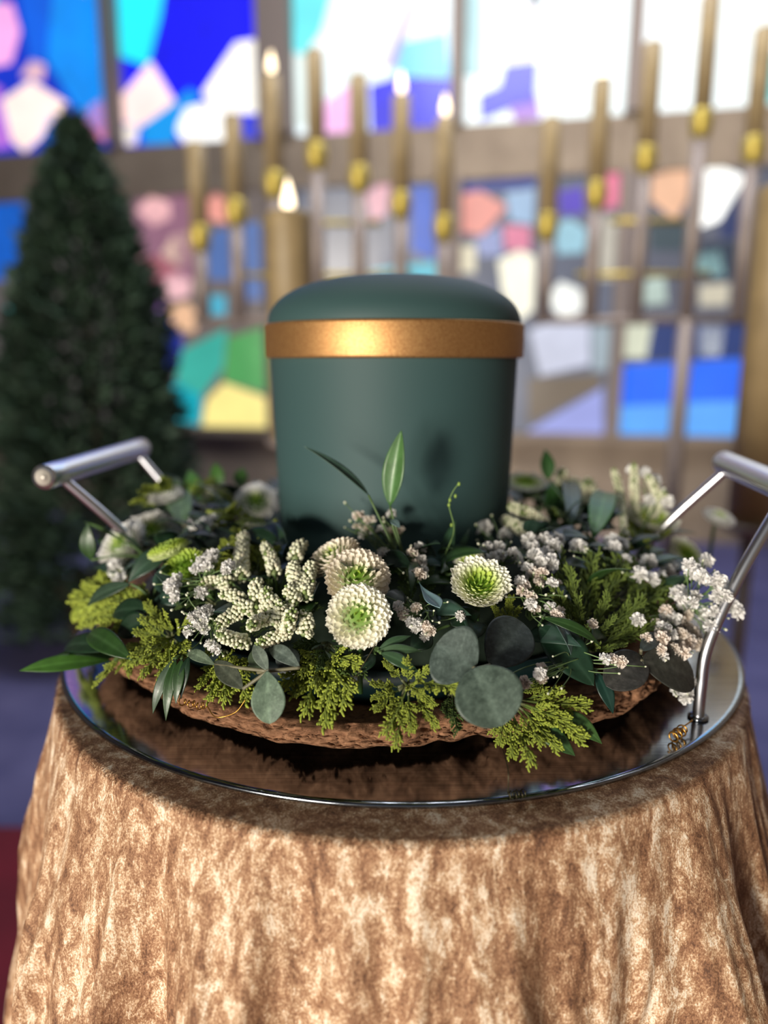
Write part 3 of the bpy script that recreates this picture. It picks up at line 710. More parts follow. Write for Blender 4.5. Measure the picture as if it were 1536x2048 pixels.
def gyp_spray(pts, label, rad=11, root=None, warm=False, nb=12, spread=34, seed=0, lift=.018, Y=None):
    rg = random.Random(seed+100)
    pts = list(pts)+[(x+rg.uniform(-16, 16), y+rg.uniform(-14, 14)) for x, y in pts if rg.random() < .45]
    P = [hit(x, y, lift+rg.uniform(-.004, .008)) if Y is None else at(x, y, Y+rg.uniform(-.014, .012)) for x, y in pts]
    cen = sum(P, Vector())/len(P)
    if root: rt = hit(root[0], root[1], -.004)
    else: rt = Vector((cen.x*.9+URN.x*.1, cen.y+.006, cen.z-.045))
    t = thing('gypsophila_spray', rt, label, 'flower'); st = MB()
    hub = rt*.5+cen*.5
    for p in P:
        s = (rad*1.55*rg.uniform(.8, 1.12))*p.y/FOC*1.02
        out = (p-rt).normalized()*.6 + CAMN*.5 + Vector((rg.uniform(-.4, .4), rg.uniform(-.3, .3), rg.uniform(0, .4)))
        me = rg.choice(GYP[4:]) if (warm and rg.random() < .65) else rg.choice(GYP[:4])
        link('blossom', me, t, basis(p, out, s, rg.uniform(0, 6)))
        h2 = hub + Vector((rg.uniform(-1, 1), rg.uniform(-1, 1), rg.uniform(-1, 1)))*.006
        st.tube(bez([h2, (h2+p)/2+Vector((rg.uniform(-1, 1), rg.uniform(-.5, .5), rg.uniform(-1, 1)))*.003, p-out.normalized()*s*.3], 4), .00035, 5, (.13, .22, .07))
        st.tube(bez([rt, (rt+h2)/2, h2], 3), .0005, 5, (.10, .18, .05))
    for i in range(nb):
        x, y = rg.choice(pts); qx, qy = x+rg.uniform(-spread, spread), y+rg.uniform(-spread, spread)*.8; q = hit(qx, qy, lift+.004+rg.uniform(-.004, .008)) if Y is None else at(qx, qy, Y)
        s = rg.uniform(3.2, 5.2)*q.y/FOC; out = (q-hub).normalized()+Vector((0, -.1, .2))
        link('flower_bud', GBUD, t, basis(q, out, s))
        st.tube(bez([hub, (hub+q)/2+Vector((rg.uniform(-1, 1), 0, rg.uniform(-1, 1)))*.004, q-out.normalized()*s*.5], 4), .0003, 5, (.14, .22, .08))
    part('stems', st, M_STEM, t)
    return t

# white bud spikes
def spike_mesh(seed, bend, asp=1.0):
    n = int(84*asp); bend /= 1
    rg = random.Random(seed); mb = MB(); st = MB()
    def ax(s): return Vector((bend*s*s, s, .1*bend*math.sin(s*3)))
    for i in range(n):
        s = ((i+.5)/n)**1.0; az = i*2.399963+rg.uniform(-.22, .22); rr = .18*(1-.15*s)*(1 if s < .86 else max(.2, math.sqrt(max(0, 1-((s-.86)/.14)**2))))
        c = ax(s+rg.uniform(-.012, .012)); d = Vector((math.cos(az), .35+1.2*max(0, s-.85)*5, math.sin(az))).normalized()
        k = rg.uniform(.85, 1.1); g = rg.random() < .08 or s > .97
        col = (.22*k, .30*k, .09*k) if g else ((.86*k, .87*k, .64*k) if rg.random() < .85 else (.72*k, .68*k, .50*k))
        L = rg.uniform(.054, .068)*(1-.3*max(0, s-.6)/.4)
        rr *= rg.uniform(.9, 1.12)
        o_ = len(mb.v); cc = c+Vector((math.cos(az), .15/asp, math.sin(az)))*rr
        mb.blob(cc, d, L, L*1.12, col, 8, 6)
        for q in range(o_, len(mb.v)): x_, y_, z_ = mb.v[q]; mb.v[q] = (x_, cc.y+(y_-cc.y)/asp, z_)
    st.tube([ax(i/8*.97) for i in range(9)], .10, 8, (.20, .26, .10)); return mb.mesh('buds', M_BUD), st.mesh('spike_stem', M_STEM)
SPK = {a_: [spike_mesh(1+int(a_*10), .0, a_), spike_mesh(2, .18, a_), spike_mesh(3, -.22, a_)] for a_ in (.7, 1.0, 1.5, 2.2)}
def spikes(lst, label, root, lift=.016, wpx=17, seed=0, name='white_bud_flower'):
    rg = random.Random(seed); rt = hit(*root, -.004)
    t = thing(name, rt, label, 'flower'); st = MB()
    for (x0, y0, x1, y1) in lst:      # tip, base
        a = hit(x1, y1, lift-.003); b = hit(x0, y0, lift+.004) + Vector((0, 0, 0))
        d = b-a
        if d.length < .012: b = a + d + CAMN*.014
        ww = wpx*a.y/FOC/.21
        M = frame(a, b, CAMN, ww*rg.uniform(.9, 1.1), ww, (b-a).length)
        bu, sm = rg.choice(SPK[min(SPK, key=lambda k_: abs(k_-(b-a).length/ww))])
        o = link('flower_spike', bu, t, M); link('spike_stem', sm, o, M)
        st.tube(bez([a, (a*.6+rt*.4)+Vector((0, 0, .003)), rt], 4), .0008, 6, (.10, .17, .05))
    part('stem', st, M_STEM, t); return t

# conifer sprigs (flat sprays of scale leaves), unit length along +Y
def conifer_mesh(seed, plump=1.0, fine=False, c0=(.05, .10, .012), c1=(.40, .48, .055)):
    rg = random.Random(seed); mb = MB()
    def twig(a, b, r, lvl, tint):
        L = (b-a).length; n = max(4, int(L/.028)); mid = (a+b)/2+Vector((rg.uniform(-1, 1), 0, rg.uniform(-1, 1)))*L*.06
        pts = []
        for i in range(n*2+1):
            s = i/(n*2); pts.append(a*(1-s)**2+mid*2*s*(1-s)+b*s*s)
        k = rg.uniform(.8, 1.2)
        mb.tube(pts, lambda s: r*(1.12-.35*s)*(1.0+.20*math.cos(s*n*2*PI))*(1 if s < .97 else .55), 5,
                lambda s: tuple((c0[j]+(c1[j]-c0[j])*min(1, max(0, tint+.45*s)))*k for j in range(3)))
    def branch(a, d, L, lvl, up):
        b = a+d*L; side = d.cross(up).normalized()
        r = (.020, .0185, .0175)[lvl]*plump*(.85 if fine else 1)
        twig(a, b, r, lvl, .1+.25*lvl)
        if lvl == 2: return
        step = (.125, .085)[lvl]*(1.15 if fine else 1); s = .12*L if lvl == 0 else .2*L; sg = 1
        while s < L*.95:
            p = a+d*s; an = math.radians(rg.uniform(30, 46) if not fine else rg.uniform(22, 34))
            q = rg.uniform(-.8, .8) if not fine else rg.uniform(-.5, .5)
            dd = (d*math.cos(an)+(side*math.cos(q)*sg+up*math.sin(q))*math.sin(an)).normalized()
            l = (.40*(1-.62*(s/L)) if lvl == 0 else .105*(1-.35*(s/L)))*rg.uniform(.75, 1.15)*(1.15 if fine else 1)
            branch(p, dd, l, lvl+1, up)
            sg = -sg; s += step*rg.uniform(.4, .62)
    branch(Vector((0, 0, 0)), Vector((0, 1, 0)), 1.0, 0, Vector((0, 0, 1)))
    return mb.mesh('foliage', M_CONIF)
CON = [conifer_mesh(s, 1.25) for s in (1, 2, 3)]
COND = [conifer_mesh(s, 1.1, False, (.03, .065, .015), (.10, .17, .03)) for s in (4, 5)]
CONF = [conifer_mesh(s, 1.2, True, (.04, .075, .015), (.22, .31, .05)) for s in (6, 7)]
def conifer(base, tips, label, protos=CON, lift=.010, droop=0, wid=.95, blift=-.004, seed=0, name='conifer_branch', Ys=None):
    rg = random.Random(seed+50); b = hit(base[0], base[1], blift) if Ys is None else at(base[0], base[1], Ys)
    t = thing(name, b, label, 'greenery'); st = MB()
    for tp in tips:
        x, y = tp[0], tp[1]; l = tp[2] if len(tp) > 2 else lift
        p = hit(x, y, l)
        bb = b*.8 + p*.2 + Vector((rg.uniform(-1, 1), rg.uniform(-1, 0), rg.uniform(-1, 1)))*.002
        L = (p-bb).length; n = (CAMN*.8+nrm(p)*.6+Vector((rg.uniform(-.35, .35), 0, rg.uniform(-.3, .3)))).normalized()
        me = rg.choice(protos); ww = wid*L*rg.uniform(.85, 1.1)
        # bend handled by rotation spread only
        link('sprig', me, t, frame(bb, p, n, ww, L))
        st.tube([b, bb], .0008, 6, (.09, .10, .04))
    part('stem', st, M_STEM, t); return t

# ---- greenery first, then flowers
conifer((345, 1275), [(292, 1204, .02), (238, 1300, .018), (282, 1352, .016), (318, 1352, .014), (384, 1236, .02), (268, 1262, .02), (250, 1330, .012), (318, 1240, .022), (372, 1300, .02), (300, 1300, .03), (330, 1225, .028), (262, 1312, .022), (340, 1330, .024), (280, 1235, .028)], 'bright yellow green conifer branch spreading at the left front above the bark')
conifer((262, 1205), [(158, 1182), (160, 1248), (150, 1215), (205, 1150), (196, 1262), (232, 1250), (270, 1250), (180, 1225)], 'soft yellow green conifer branch at the far left edge of the wreath', lift=.008)
conifer((300, 1225), [(214, 1190), (196, 1238), (240, 1168), (282, 1170), (222, 1262), (252, 1215)], 'yellow green conifer branch under the dark oval leaf pair at left', lift=.014, seed=2)
conifer((256, 1300), [(186, 1372), (205, 1352), (258, 1348), (232, 1345)], 'small conifer tips hanging over the tray beside the long pointed leaf at left', wid=.8, lift=.006)
conifer((448, 1300), [(384, 1312), (396, 1376), (452, 1402), (470, 1324), (500, 1398), (420, 1400), (500, 1345), (430, 1350)], 'yellow green conifer branch hanging between the drooping narrow leaves and the hanging oval leaf', lift=.014)
conifer((642, 1292), [(574, 1332), (588, 1392), (612, 1428), (655, 1452), (706, 1385), (720, 1330), (628, 1370), (660, 1410), (692, 1412), (600, 1350), (560, 1380)], 'yellow green conifer branch hanging over the bark below the cream chrysanthemum', lift=.016)
conifer((655, 1285), [(590, 1290), (720, 1290), (700, 1350), (560, 1310), (640, 1340), (735, 1345)], 'darker green conifer branch just beneath the cream chrysanthemum head', COND, lift=.012)
conifer((812, 1368), [(768, 1322, .024), (742, 1366), (792, 1496, .014), (874, 1456, .014), (748, 1420), (824, 1464), (856, 1336, .03), (924, 1376, .034), (812, 1318, .03), (770, 1470), (868, 1410), (845, 1390, .03), (745, 1395)], 'bright conifer branch fanning over the bark at the front centre', lift=.020, blift=.01)
conifer((905, 1380), [(905, 1440), (915, 1468), (890, 1430), (930, 1425)], 'thin dark conifer tips between the centre fan and the round eucalyptus leaves', COND, lift=.010)
conifer((1020, 1400), [(1180, 1410, .016), (1172, 1478, .016), (1066, 1530, .018), (1120, 1500, .018), (1026, 1515, .014), (1140, 1440, .02), (1128, 1378, .014), (1090, 1360, .012), (1085, 1490, .02), (985, 1468, .01), (1150, 1460, .02), (1000, 1490, .012)], 'long yellow green conifer branch pointing down right below the round eucalyptus leaves', lift=.018, blift=.006)
conifer((1165, 1300), [(1115, 1105), (1185, 1105), (1245, 1120), (1330, 1165), (1352, 1200), (1310, 1250), (1250, 1290), (1100, 1160), (1155, 1190), (1215, 1190), (1285, 1200), (1180, 1240), (1230, 1235), (1120, 1230), (1290, 1230), (1200, 1290), (1140, 1140)], 'large dark olive conifer fan filling the right side of the wreath', CONF, lift=.024, wid=.7)
conifer((1230, 1200), [(1300, 1120), (1350, 1170), (1260, 1110), (1330, 1215), (1200, 1090), (1290, 1165)], 'upper spray of fine dark conifer behind the large right fan', CONF, lift=.012, wid=.7)
conifer((505, 1160), [(452, 1078), (484, 1058), (404, 1098), (526, 1072), (440, 1120), (560, 1095), (500, 1040), (540, 1110)], 'olive conifer branch standing behind the white bud spikes', lift=.018)
conifer((1008, 1262), [(985, 1205), (1022, 1192), (1040, 1215), (995, 1225)], 'tiny olive conifer tuft just beneath the green centred chrysanthemum', lift=.014)
conifer((1300, 1090), [(1250, 1040), (1290, 1030), (1340, 1060), (1230, 1085), (1320, 1110)], 'blurred olive conifer tuft at the back right between two pale chrysanthemums', lift=.012)
conifer((360, 1010), [(285, 975), (320, 960), (375, 965), (270, 1000), (430, 960)], 'blurred conifer tuft at the back left under the grip of the handle', lift=.010)
conifer((490, 1020), [(430, 1045), (470, 985), (520, 1050), (400, 1060)], 'pale conifer tuft between the back chrysanthemums and the bud spikes', lift=.008)
conifer((1100, 1010), [(1050, 985), (1140, 960), (1180, 1000), (1050, 1030), (1130, 1040)], 'grey green conifer tuft beside the right wall of the urn', CONF, lift=.008)

GR = (.020, .058, .012); DG = (.008, .028, .012); LG = (.06, .13, .02); GG = (.05, .085, .05)
def ruscus(label, root, leaves, name='ruscus_sprig', col=GR, cat='leafy sprig', rlift=-.002, stemr=.0009, mat=None, rY=None):
    """leaves: (base px,py,lift, tip px,py,lift, width px, kw)"""
    rt = hit(root[0], root[1], rlift) if rY is None else at(root[0], root[1], rY)
    t = thing(name, rt, label, cat); st = MB()
    for lf in leaves:
        (x0, y0, l0, x1, y1, l1, wpx) = lf[:7]; kw = dict(lf[7]) if len(lf) > 7 else {}
        p0 = hit(x0, y0, l0) if 'Y0' not in kw else at(x0, y0, kw['Y0'])
        p1 = hit(x1, y1, l1) if 'Y1' not in kw else at(x1, y1, kw['Y1'])
        kw.pop('Y0', 0); kw.pop('Y1', 0)
        n = Vector(kw.pop('n', CAMN)); kw.setdefault('col', col)
        leaf('leaf', t, p0, p1, n, wpx*p0.y/FOC, mat, **kw)
        st.tube(bez([rt, (rt+p0)/2+Vector((0, -.001, .002)), p0], 5), stemr, 6, (.07, .13, .035))
    part('stem', st, M_STEM, t); return t
ruscus('long pointed green leaf sprig reaching out over the left edge of the tray', (262, 1300), [
    (228, 1322, .012, 38, 1342, .0, 36, dict(Y0=.455, Y1=.43, curl=.10, col=(.05, .14, .02), shape=(.55, 1))),
    (240, 1312, .012, 90, 1326, .0, 40, dict(Y0=.46, Y1=.45, curl=.12, shape=(.5, 1))),
    (262, 1318, .02, 178, 1268, .024, 52, dict(curl=.15)),
    (250, 1296, .014, 128, 1300, .012, 50, dict(curl=.1, col=DG))], stemr=.0011)
ruscus('sprig of four narrow dark leaves drooping over the bark at left', (368, 1318), [
    (348, 1318, .022, 306, 1428, .016, 24, dict(curl=.14, col=GG)), (352, 1318, .026, 332, 1442, .018, 24, dict(curl=.12, col=GR)),
    (364, 1318, .026, 352, 1408, .02, 26, dict(curl=.10)), (378, 1312, .024, 362, 1398, .018, 22, dict(curl=.12, col=DG))])
ruscus('dark oval leaf pair lying over the left conifer', (305, 1200), [
    (262, 1168, .024, 176, 1214, .022, 34, dict(col=(.03, .06, .035))), (342, 1098, .028, 256, 1166, .026, 46, dict(col=(.03, .065, .04), curl=.14)),
    (300, 1220, .014, 225, 1230, .012, 50, dict(col=DG)), (300, 1240, .012, 235, 1270, .012, 60, dict(col=DG))])
ruscus('tall bright leaf and folded bluish leaf rising in front of the urn', (826, 1190), [
    (780, 1012, 0, 803, 860, 0, 46, dict(Y0=.452, Y1=.455, n=(-.4, -1, .1), col=(.06, .15, .04), shape=(.45, .9), curl=.03, fold=.35)),
    (737, 990, 0, 608, 893, 0, 24, dict(Y0=.452, Y1=.46, n=(.4, -.5, .9), col=(.06, .12, .09), shape=(.4, 1), curl=.05, fold=.4)),
    (782, 1040, 0, 800, 1056, 0, 18, dict(Y0=.44, Y1=.435, n=(0, -.6, 1), col=(.10, .16, .16)))], rY=.44, stemr=.0007)
ruscus('curled leaf with a bluish reflection hanging between the chrysanthemums in the centre', (826, 1170), [
    (838, 1164, .02, 880, 1216, .024, 34, dict(n=(.3, -.7, .8), col=(.16, .27, .30), shape=(.7, .8), fold=.5, curl=-.1)),  # blue reflection painted into the leaf colour
    (764, 1112, .02, 826, 1136, .018, 42, dict(col=DG)), (828, 1120, .016, 822, 1190, .016, 22, dict(col=GR))])
ruscus('upright narrow green leaves leaning against the urn right of centre', (895, 1150), [
    (892, 1140, .01, 912, 1040, .008, 30, dict(Y0=.46, Y1=.475, col=(.03, .08, .04), shape=(.4, 1), n=(-.6, -1, .2))),
    (905, 1145, .01, 940, 1055, .008, 16, dict(Y0=.46, Y1=.48, col=DG)), (870, 1150, .01, 852, 1075, .008, 20, dict(Y0=.46, Y1=.475, col=DG)),
    (1000, 1130, .01, 960, 1200, .02, 44, dict(col=DG))])
ruscus('big glossy dark leaves pointing down right beside the round eucalyptus', (1090, 1235), [
    (1078, 1252, .016, 1188, 1372, .016, 84, dict(col=(.010, .036, .018), shape=(.45, .8), curl=.1)),
    (1086, 1236, .024, 1200, 1292, .024, 24, dict(col=GR, curl=.2)), (1110, 1245, .026, 1142, 1310, .026, 34, dict(col=(.05, .09, .08), n=(.7, -.7, .4)))])
ruscus('narrow dark leaf hanging down to the bark at right', (1190, 1345), [(1192, 1345, .012, 1226, 1428, .010, 34, dict(col=(.008, .035, .025)))])
ruscus('pair of plain green leaves sticking out under the right conifer tips', (1110, 1440), [
    (1118, 1420, .010, 1204, 1488, .012, 40, dict(col=(.05, .12, .03))), (1070, 1450, .010, 1150, 1512, .012, 44, dict(col=(.04, .10, .03)))])
ruscus('little sprig of narrow leaves below the centre cream chrysanthemum', (748, 1305), [
    (758, 1298, .02, 822, 1272, .02, 20, dict(col=(.04, .09, .04))), (757, 1302, .022, 844, 1303, .022, 22, dict(col=(.05, .10, .045), curl=.14)),
    (762, 1306, .024, 838, 1345, .022, 28, dict(col=(.035, .08, .035), curl=.14)), (750, 1310, .01, 715, 1350, .012, 30, dict(col=DG))])
ruscus('bright green leaves standing at the back right of the wreath', (1190, 1090), [
    (1186, 1078, .01, 1212, 992, .01, 58, dict(col=(.05, .17, .03), n=(-.3, -1, .3))), (1108, 1050, .006, 1104, 960, .006, 42, dict(Y0=.60, Y1=.62, col=(.03, .10, .02))),
    (1096, 960, .006, 1090, 898, .006, 30, dict(Y0=.62, Y1=.63, col=(.04, .12, .03))), (1140, 1060, .01, 1120, 985, .01, 44, dict(col=GR))])
ruscus('dark green leaf with a long bare stem at the far left', (290, 1112), [
    (182, 1120, .012, 176, 1044, .012, 34, dict(Y0=.50, Y1=.50, col=GR)), (250, 1085, .0, 168, 1044, .0, 8, dict(Y0=.51, Y1=.52, col=(.06, .12, .03)))])
ruscus('upright green leaves behind the two back left chrysanthemums', (430, 1010), [
    (400, 1000, .0, 378, 940, .0, 34, dict(Y0=.66, Y1=.68, col=(.05, .14, .03))), (440, 975, .0, 430, 925, .0, 30, dict(Y0=.68, Y1=.69, col=(.06, .16, .03))),
    (480, 975, 0, 486, 935, .0, 30, dict(Y0=.68, Y1=.69, col=(.06, .16, .03))), (360, 1000, 0, 330, 950, 0, 40, dict(Y0=.66, Y1=.68, col=GG))])
ruscus('dark leaves wrapping the back of the white bud spikes', (540, 1080), [
    (575, 1100, .01, 520, 1060, .012, 50, dict(col=(.03, .07, .03))), (572, 1070, .02, 548, 1048, .02, 14, dict(col=LG)), (560, 1090, .012, 480, 1070, .012, 44, dict(col=DG))])
ruscus('dark green leaves tucked between the centre chrysanthemum and round eucalyptus', (850, 1280), [
    (862, 1268, .006, 820, 1300, .006, 50, dict(col=DG)), (880, 1230, .006, 830, 1260, .006, 44, dict(col=DG)), (900, 1250, .004, 960, 1225, .004, 50, dict(col=DG)), (800, 1180, .004, 770, 1240, .004, 50, dict(col=DG))])
# dark filling leaves around the ring
FILL = ['dark leaves low at the right, under the large white gypsophila spray', 'dark leaves at the back right, below the arching bud spikes', 'dark leaves at the back, right behind the right wall of the urn',
 'dark leaves hidden behind the urn, right of its middle', 'dark leaves hidden behind the urn, left of its middle', 'dark leaves at the back left, beside the white eyed chrysanthemum', 'dark leaves at the left, under the blurred round eucalyptus leaf',
 'dark leaves at the far left, beneath the shaggy white chrysanthemum', 'dark leaves at the left front, above the drooping narrow leaves', 'dark leaves beneath the knobbly white bud spikes', 'dark leaves beneath the lowest cream chrysanthemum',
 'dark leaves between the front centre conifer fan and the urn', 'dark leaves behind the big round eucalyptus pair', 'dark leaves at the right front, under the olive conifer fan']
rg = random.Random(5)
for k in range(14):
    a = 2*PI*k/14+.2; c = Vector((URN.x+.165*math.cos(a), URN.y+.165*math.sin(a), 0)); c.z = ZD+.05
    t = thing('leaf_cluster', c, FILL[k], 'greenery', 'dark filler leaves round the wreath')
    for j in range(15):
        b = a+rg.uniform(-.26, .26); r0 = rg.uniform(.125, .205); p0 = Vector((URN.x+r0*math.cos(b)*1.05, URN.y+r0*math.sin(b), 0)); p0.z = mz(p0)-.006
        d = Vector((math.cos(b)+rg.uniform(-.9, .9), math.sin(b)+rg.uniform(-.9, .9), rg.uniform(-.1, .7))).normalized()
        p1 = p0+d*rg.uniform(.022, .04)
        leaf('leaf', t, p0, p1, (nrm(p0)+Vector((rg.uniform(-.3, .3), rg.uniform(-.3, .3), 0))).normalized(), rg.uniform(.010, .017), col=rg.choice((DG, GR, (.02, .05, .025), (.03, .07, .05))), curl=.15, nu=10, nv=5)

conifer((840, 1210), [(800, 1150), (860, 1130), (880, 1190), (790, 1200), (850, 1180), (900, 1230)], 'dark conifer tips in the gap between the cream and the green centred chrysanthemums', COND, lift=.006, seed=7)
conifer((560, 1250), [(500, 1180), (600, 1165), (460, 1210), (640, 1210), (540, 1140), (480, 1260)], 'dark conifer tips showing between the white bud spikes', COND, lift=.006, seed=8)
conifer((430, 1210), [(380, 1170), (400, 1240), (350, 1210), (470, 1160)], 'dark conifer tips under the left gypsophila buds', COND, lift=.006, seed=9)
# eucalyptus
def euc(label, root, leaves, rl=.01):
    rt = hit(root[0], root[1], rl); t = thing('eucalyptus_sprig', rt, label, 'leafy sprig'); st = MB()
    for (x0, y0, l0, x1, y1, l1, wpx, kw) in leaves:
        p0, p1 = hit(x0, y0, l0), hit(x1, y1, l1); kw = dict(kw); n = Vector(kw.pop('n', CAMN))
        kw.setdefault('shape', (.5, .55)); kw.setdefault('curl', .06); kw.setdefault('fold', .10); kw.setdefault('vein', .9)
        leaf('leaf', t, p0, p1, n, wpx*p0.y/FOC, M_EUC, .0005, nu=30, nv=21, **kw)
        st.tube(bez([rt, (rt+p0)/2, p0], 5), .0010, 7, (.16, .15, .09))
    part('stem', st, M_STEM, t); return t
E1 = (.058, .084, .072); E2 = (.068, .100, .078); E3 = (.034, .048, .046); E4 = (.042, .042, .038)
euc('two large round grey green eucalyptus leaves joined at the front with a darker one behind', (948, 1338), [
    (950, 1340, .034, 872, 1288, .036, 138, dict(col=E1, shape=(.56, .5), n=(.0, -.85, .45))),
    (948, 1336, .040, 1004, 1452, .040, 148, dict(col=E2, shape=(.50, .5), n=(.1, -.9, .45), curl=.08)),
    (980, 1330, .022, 1046, 1246, .02, 112, dict(col=E3, shape=(.55, .5), n=(.1, -.8, .6)))], .024)
euc('dark round eucalyptus leaves below the blossoms at the right edge', (1282, 1312), [
    (1286, 1316, .020, 1212, 1372, .018, 84, dict(col=E4, shape=(.5, .5))), (1284, 1322, .022, 1388, 1358, .020, 98, dict(col=(.034, .037, .030), shape=(.52, .5))),
    (1282, 1300, .026, 1314, 1270, .026, 34, dict(col=E3))], .014)
euc('sprig with one oval grey green leaf hanging over the bark left of centre', (536, 1342), [
    (534, 1342, .030, 540, 1448, .026, 72, dict(col=(.115, .170, .115), shape=(.58, .6), curl=.04)), (536, 1342, .030, 508, 1290, .026, 30, dict(col=(.16, .20, .16), shape=(.5, .8))),
    (600, 1335, .022, 540, 1296, .02, 36, dict(col=(.09, .12, .10), shape=(.5, .8), curl=.2)), (560, 1340, .016, 592, 1300, .016, 56, dict(col=E3)), (486, 1378, .024, 430, 1322, .024, 44, dict(col=(.055, .065, .045), shape=(.5, .8)))
    , (430, 1330, .024, 376, 1306, .024, 26, dict(col=(.10, .14, .09), shape=(.5, .8), curl=.2)), (516, 1345, .018, 506, 1300, .016, 30, dict(col=(.06, .09, .05), shape=(.5, .8)))], .026)
euc('blurred round eucalyptus leaf standing among the back left flowers', (366, 1050), [(368, 1046, .012, 360, 986, .012, 52, dict(col=(.10, .17, .10))), (420, 1072, .012, 372, 1056, .012, 46, dict(col=(.07, .12, .08)))])
euc('dark round eucalyptus leaf between the centre blossoms and the olive conifer fan', (1075, 1145), [(1098, 1150, .006, 1040, 1095, .010, 60, dict(col=(.022, .028, .032))), (1100, 1150, .006, 1110, 1095, .01, 40, dict(col=(.03, .04, .045)))])
euc('blurred grey leaf pointing up right behind the middle blossoms', (1060, 1105), [(1062, 1100, .012, 1150, 1052, .014, 16, dict(col=(.20, .25, .32), shape=(.5, .9)))])

# white bud spikes
spikes([(477, 1070, 484, 1157), (542, 1087, 549, 1149), (594, 1086, 590, 1120), (573, 1132, 604, 1190), (622, 1126, 610, 1198), (566, 1178, 594, 1210), (534, 1176, 530, 1238), (503, 1163, 514, 1212),
        (576, 1215, 545, 1250), (626, 1230, 606, 1272), (532, 1200, 556, 1245), (590, 1240, 570, 1272)],
       'cluster of knobbly white bud spikes left of the cream chrysanthemums, upper half', (555, 1200), lift=.020, wpx=15.5)
spikes([(408, 1155, 464, 1167), (451, 1176, 486, 1202), (426, 1242, 484, 1222), (514, 1290, 572, 1266), (452, 1298, 494, 1284), (470, 1204, 514, 1226), (500, 1262, 530, 1240)],
       'lower spray of white bud spikes pointing left above the hanging oval leaf', (520, 1240), lift=.022, wpx=15, seed=3)
spikes([(1228, 938, 1256, 1050), (1262, 932, 1272, 1060), (1240, 990, 1250, 1075), (1300, 945, 1320, 1000), (1330, 985, 1300, 1040)],
       'tall arching grey white bud spikes at the back right', (1275, 1080), lift=.010, wpx=9, seed=4)
spikes([(1160, 962, 1166, 1016), (1025, 1000, 1092, 1052), (1190, 960, 1180, 1010), (1020, 1035, 1060, 1070), (1130, 950, 1120, 990)],
       'small blurred bud spikes just right of the urn', (1130, 1060), lift=.008, wpx=14, seed=5)
spikes([(490, 1056, 545, 1062)], 'single brownish bud spike lying behind the white spikes', (550, 1075), lift=.014, wpx=11, seed=6)

# chrysanthemums
mum(717, 1232, 134, 'cream', (.0, -.93, .36), 'cream chrysanthemum pompon facing the front, lowest of the centre trio', .040)
mum(716, 1152, 136, 'blush', (.05, -.72, .68), 'cream chrysanthemum with a blush right edge tucked behind the lowest one', .026, spin=1)
mum(664, 1108, 118, 'blush', (-.45, -.22, .86), 'pinkish cream chrysanthemum seen from the side at the top of the centre trio', .024, spin=2)
mum(962, 1160, 126, 'green', (.02, -.60, .80), 'white chrysanthemum with a wide green centre in front of the urn', .030)
mum(934, 1122, 76, 'green', (-.5, -.3, .8), 'small half hidden green chrysanthemum behind the green centred one', .014, spin=1)
mum(364, 1132, 100, 'lime', (-.35, -.55, .76), 'lime green chrysanthemum left of the white bud spikes', .022)
mum(334, 1094, 92, 'lime', (-.3, -.0, .9), 'pale lime chrysanthemum seen edge on above the dark oval leaf', .042, spin=2)
mum(240, 1084, 112, 'white', (-.45, -.55, .7), 'shaggy white chrysanthemum at the far left of the wreath', .035)
mum(304, 1060, 118, 'white', (.05, -.5, .85), 'blurred white chrysanthemum beside the far left one', .034, spin=1)
mum(438, 1002, 82, 'green', (-.1, -.8, .5), 'blurred white chrysanthemum with green eye at the back left', .008)
mum(512, 1000, 88, 'white', (.05, -.7, .7), 'blurred white chrysanthemum touching the left side of the urn', .006)
mum(1378, 1108, 92, 'green', (.45, -.55, .7), 'green eyed chrysanthemum beside the right handle post', .012)
mum(1308, 1032, 104, 'green', (.1, -.35, .9), 'greenish white chrysanthemum at the back right below the arching spikes', .008, spin=1)
mum(1052, 962, 84, 'green', (0, -.3, .95), 'flat pale chrysanthemum at the back touching the right side of the urn', .0, spin=2)
mum(1440, 1032, 66, 'white', (.2, -.3, .9), 'small white chrysanthemum at the back between the right handle posts', .0, Y=.66)
mum(330, 985, 76, 'white', (-.1, -.2, .95), 'very blurred pale chrysanthemum below the far end of the left handle', .0, spin=1)

# gypsophila
gyp_spray([(717, 1035), (715, 1057), (764, 1062), (782, 1030), (793, 1072), (740, 1046), (824, 1110), (842, 1122), (768, 1112), (736, 1060), (800, 1064), (846, 1140), (838, 1150)], 'gypsophila spray rising against the urn above the cream chrysanthemums', 9.5, (800, 1150), True, 16, 40, 1)
gyp_spray([(967, 1064), (1011, 1071), (1035, 1122), (1027, 1108), (975, 1095), (998, 1096), (985, 1118), (1000, 1112)], 'gypsophila spray behind the green centred chrysanthemum', 10, (1000, 1150), False, 16, 34, 2)
gyp_spray([(1040, 1162), (1062, 1152), (1078, 1158), (1063, 1194), (1084, 1146), (1048, 1172), (1075, 1170), (1068, 1148), (1100, 1215), (1070, 1220), (1116, 1234), (1110, 1228), (1104, 1167)], 'gypsophila spray right of the green centred chrysanthemum', 10, (1060, 1240), True, 14, 34, 3)
gyp_spray([(797, 1213), (833, 1217), (823, 1244), (838, 1247), (852, 1252), (860, 1262), (806, 1232), (920, 1232)], 'gypsophila spray just right of the lowest cream chrysanthemum', 9, (850, 1210), True, 16, 40, 4, .014)
gyp_spray([(392, 1139), (404, 1122), (420, 1112), (457, 1133), (350, 1162), (344, 1178), (350, 1195), (402, 1186), (424, 1118), (340, 1170)], 'gypsophila spray across the lime chrysanthemum', 9.5, (430, 1200), False, 22, 40, 5, .03)
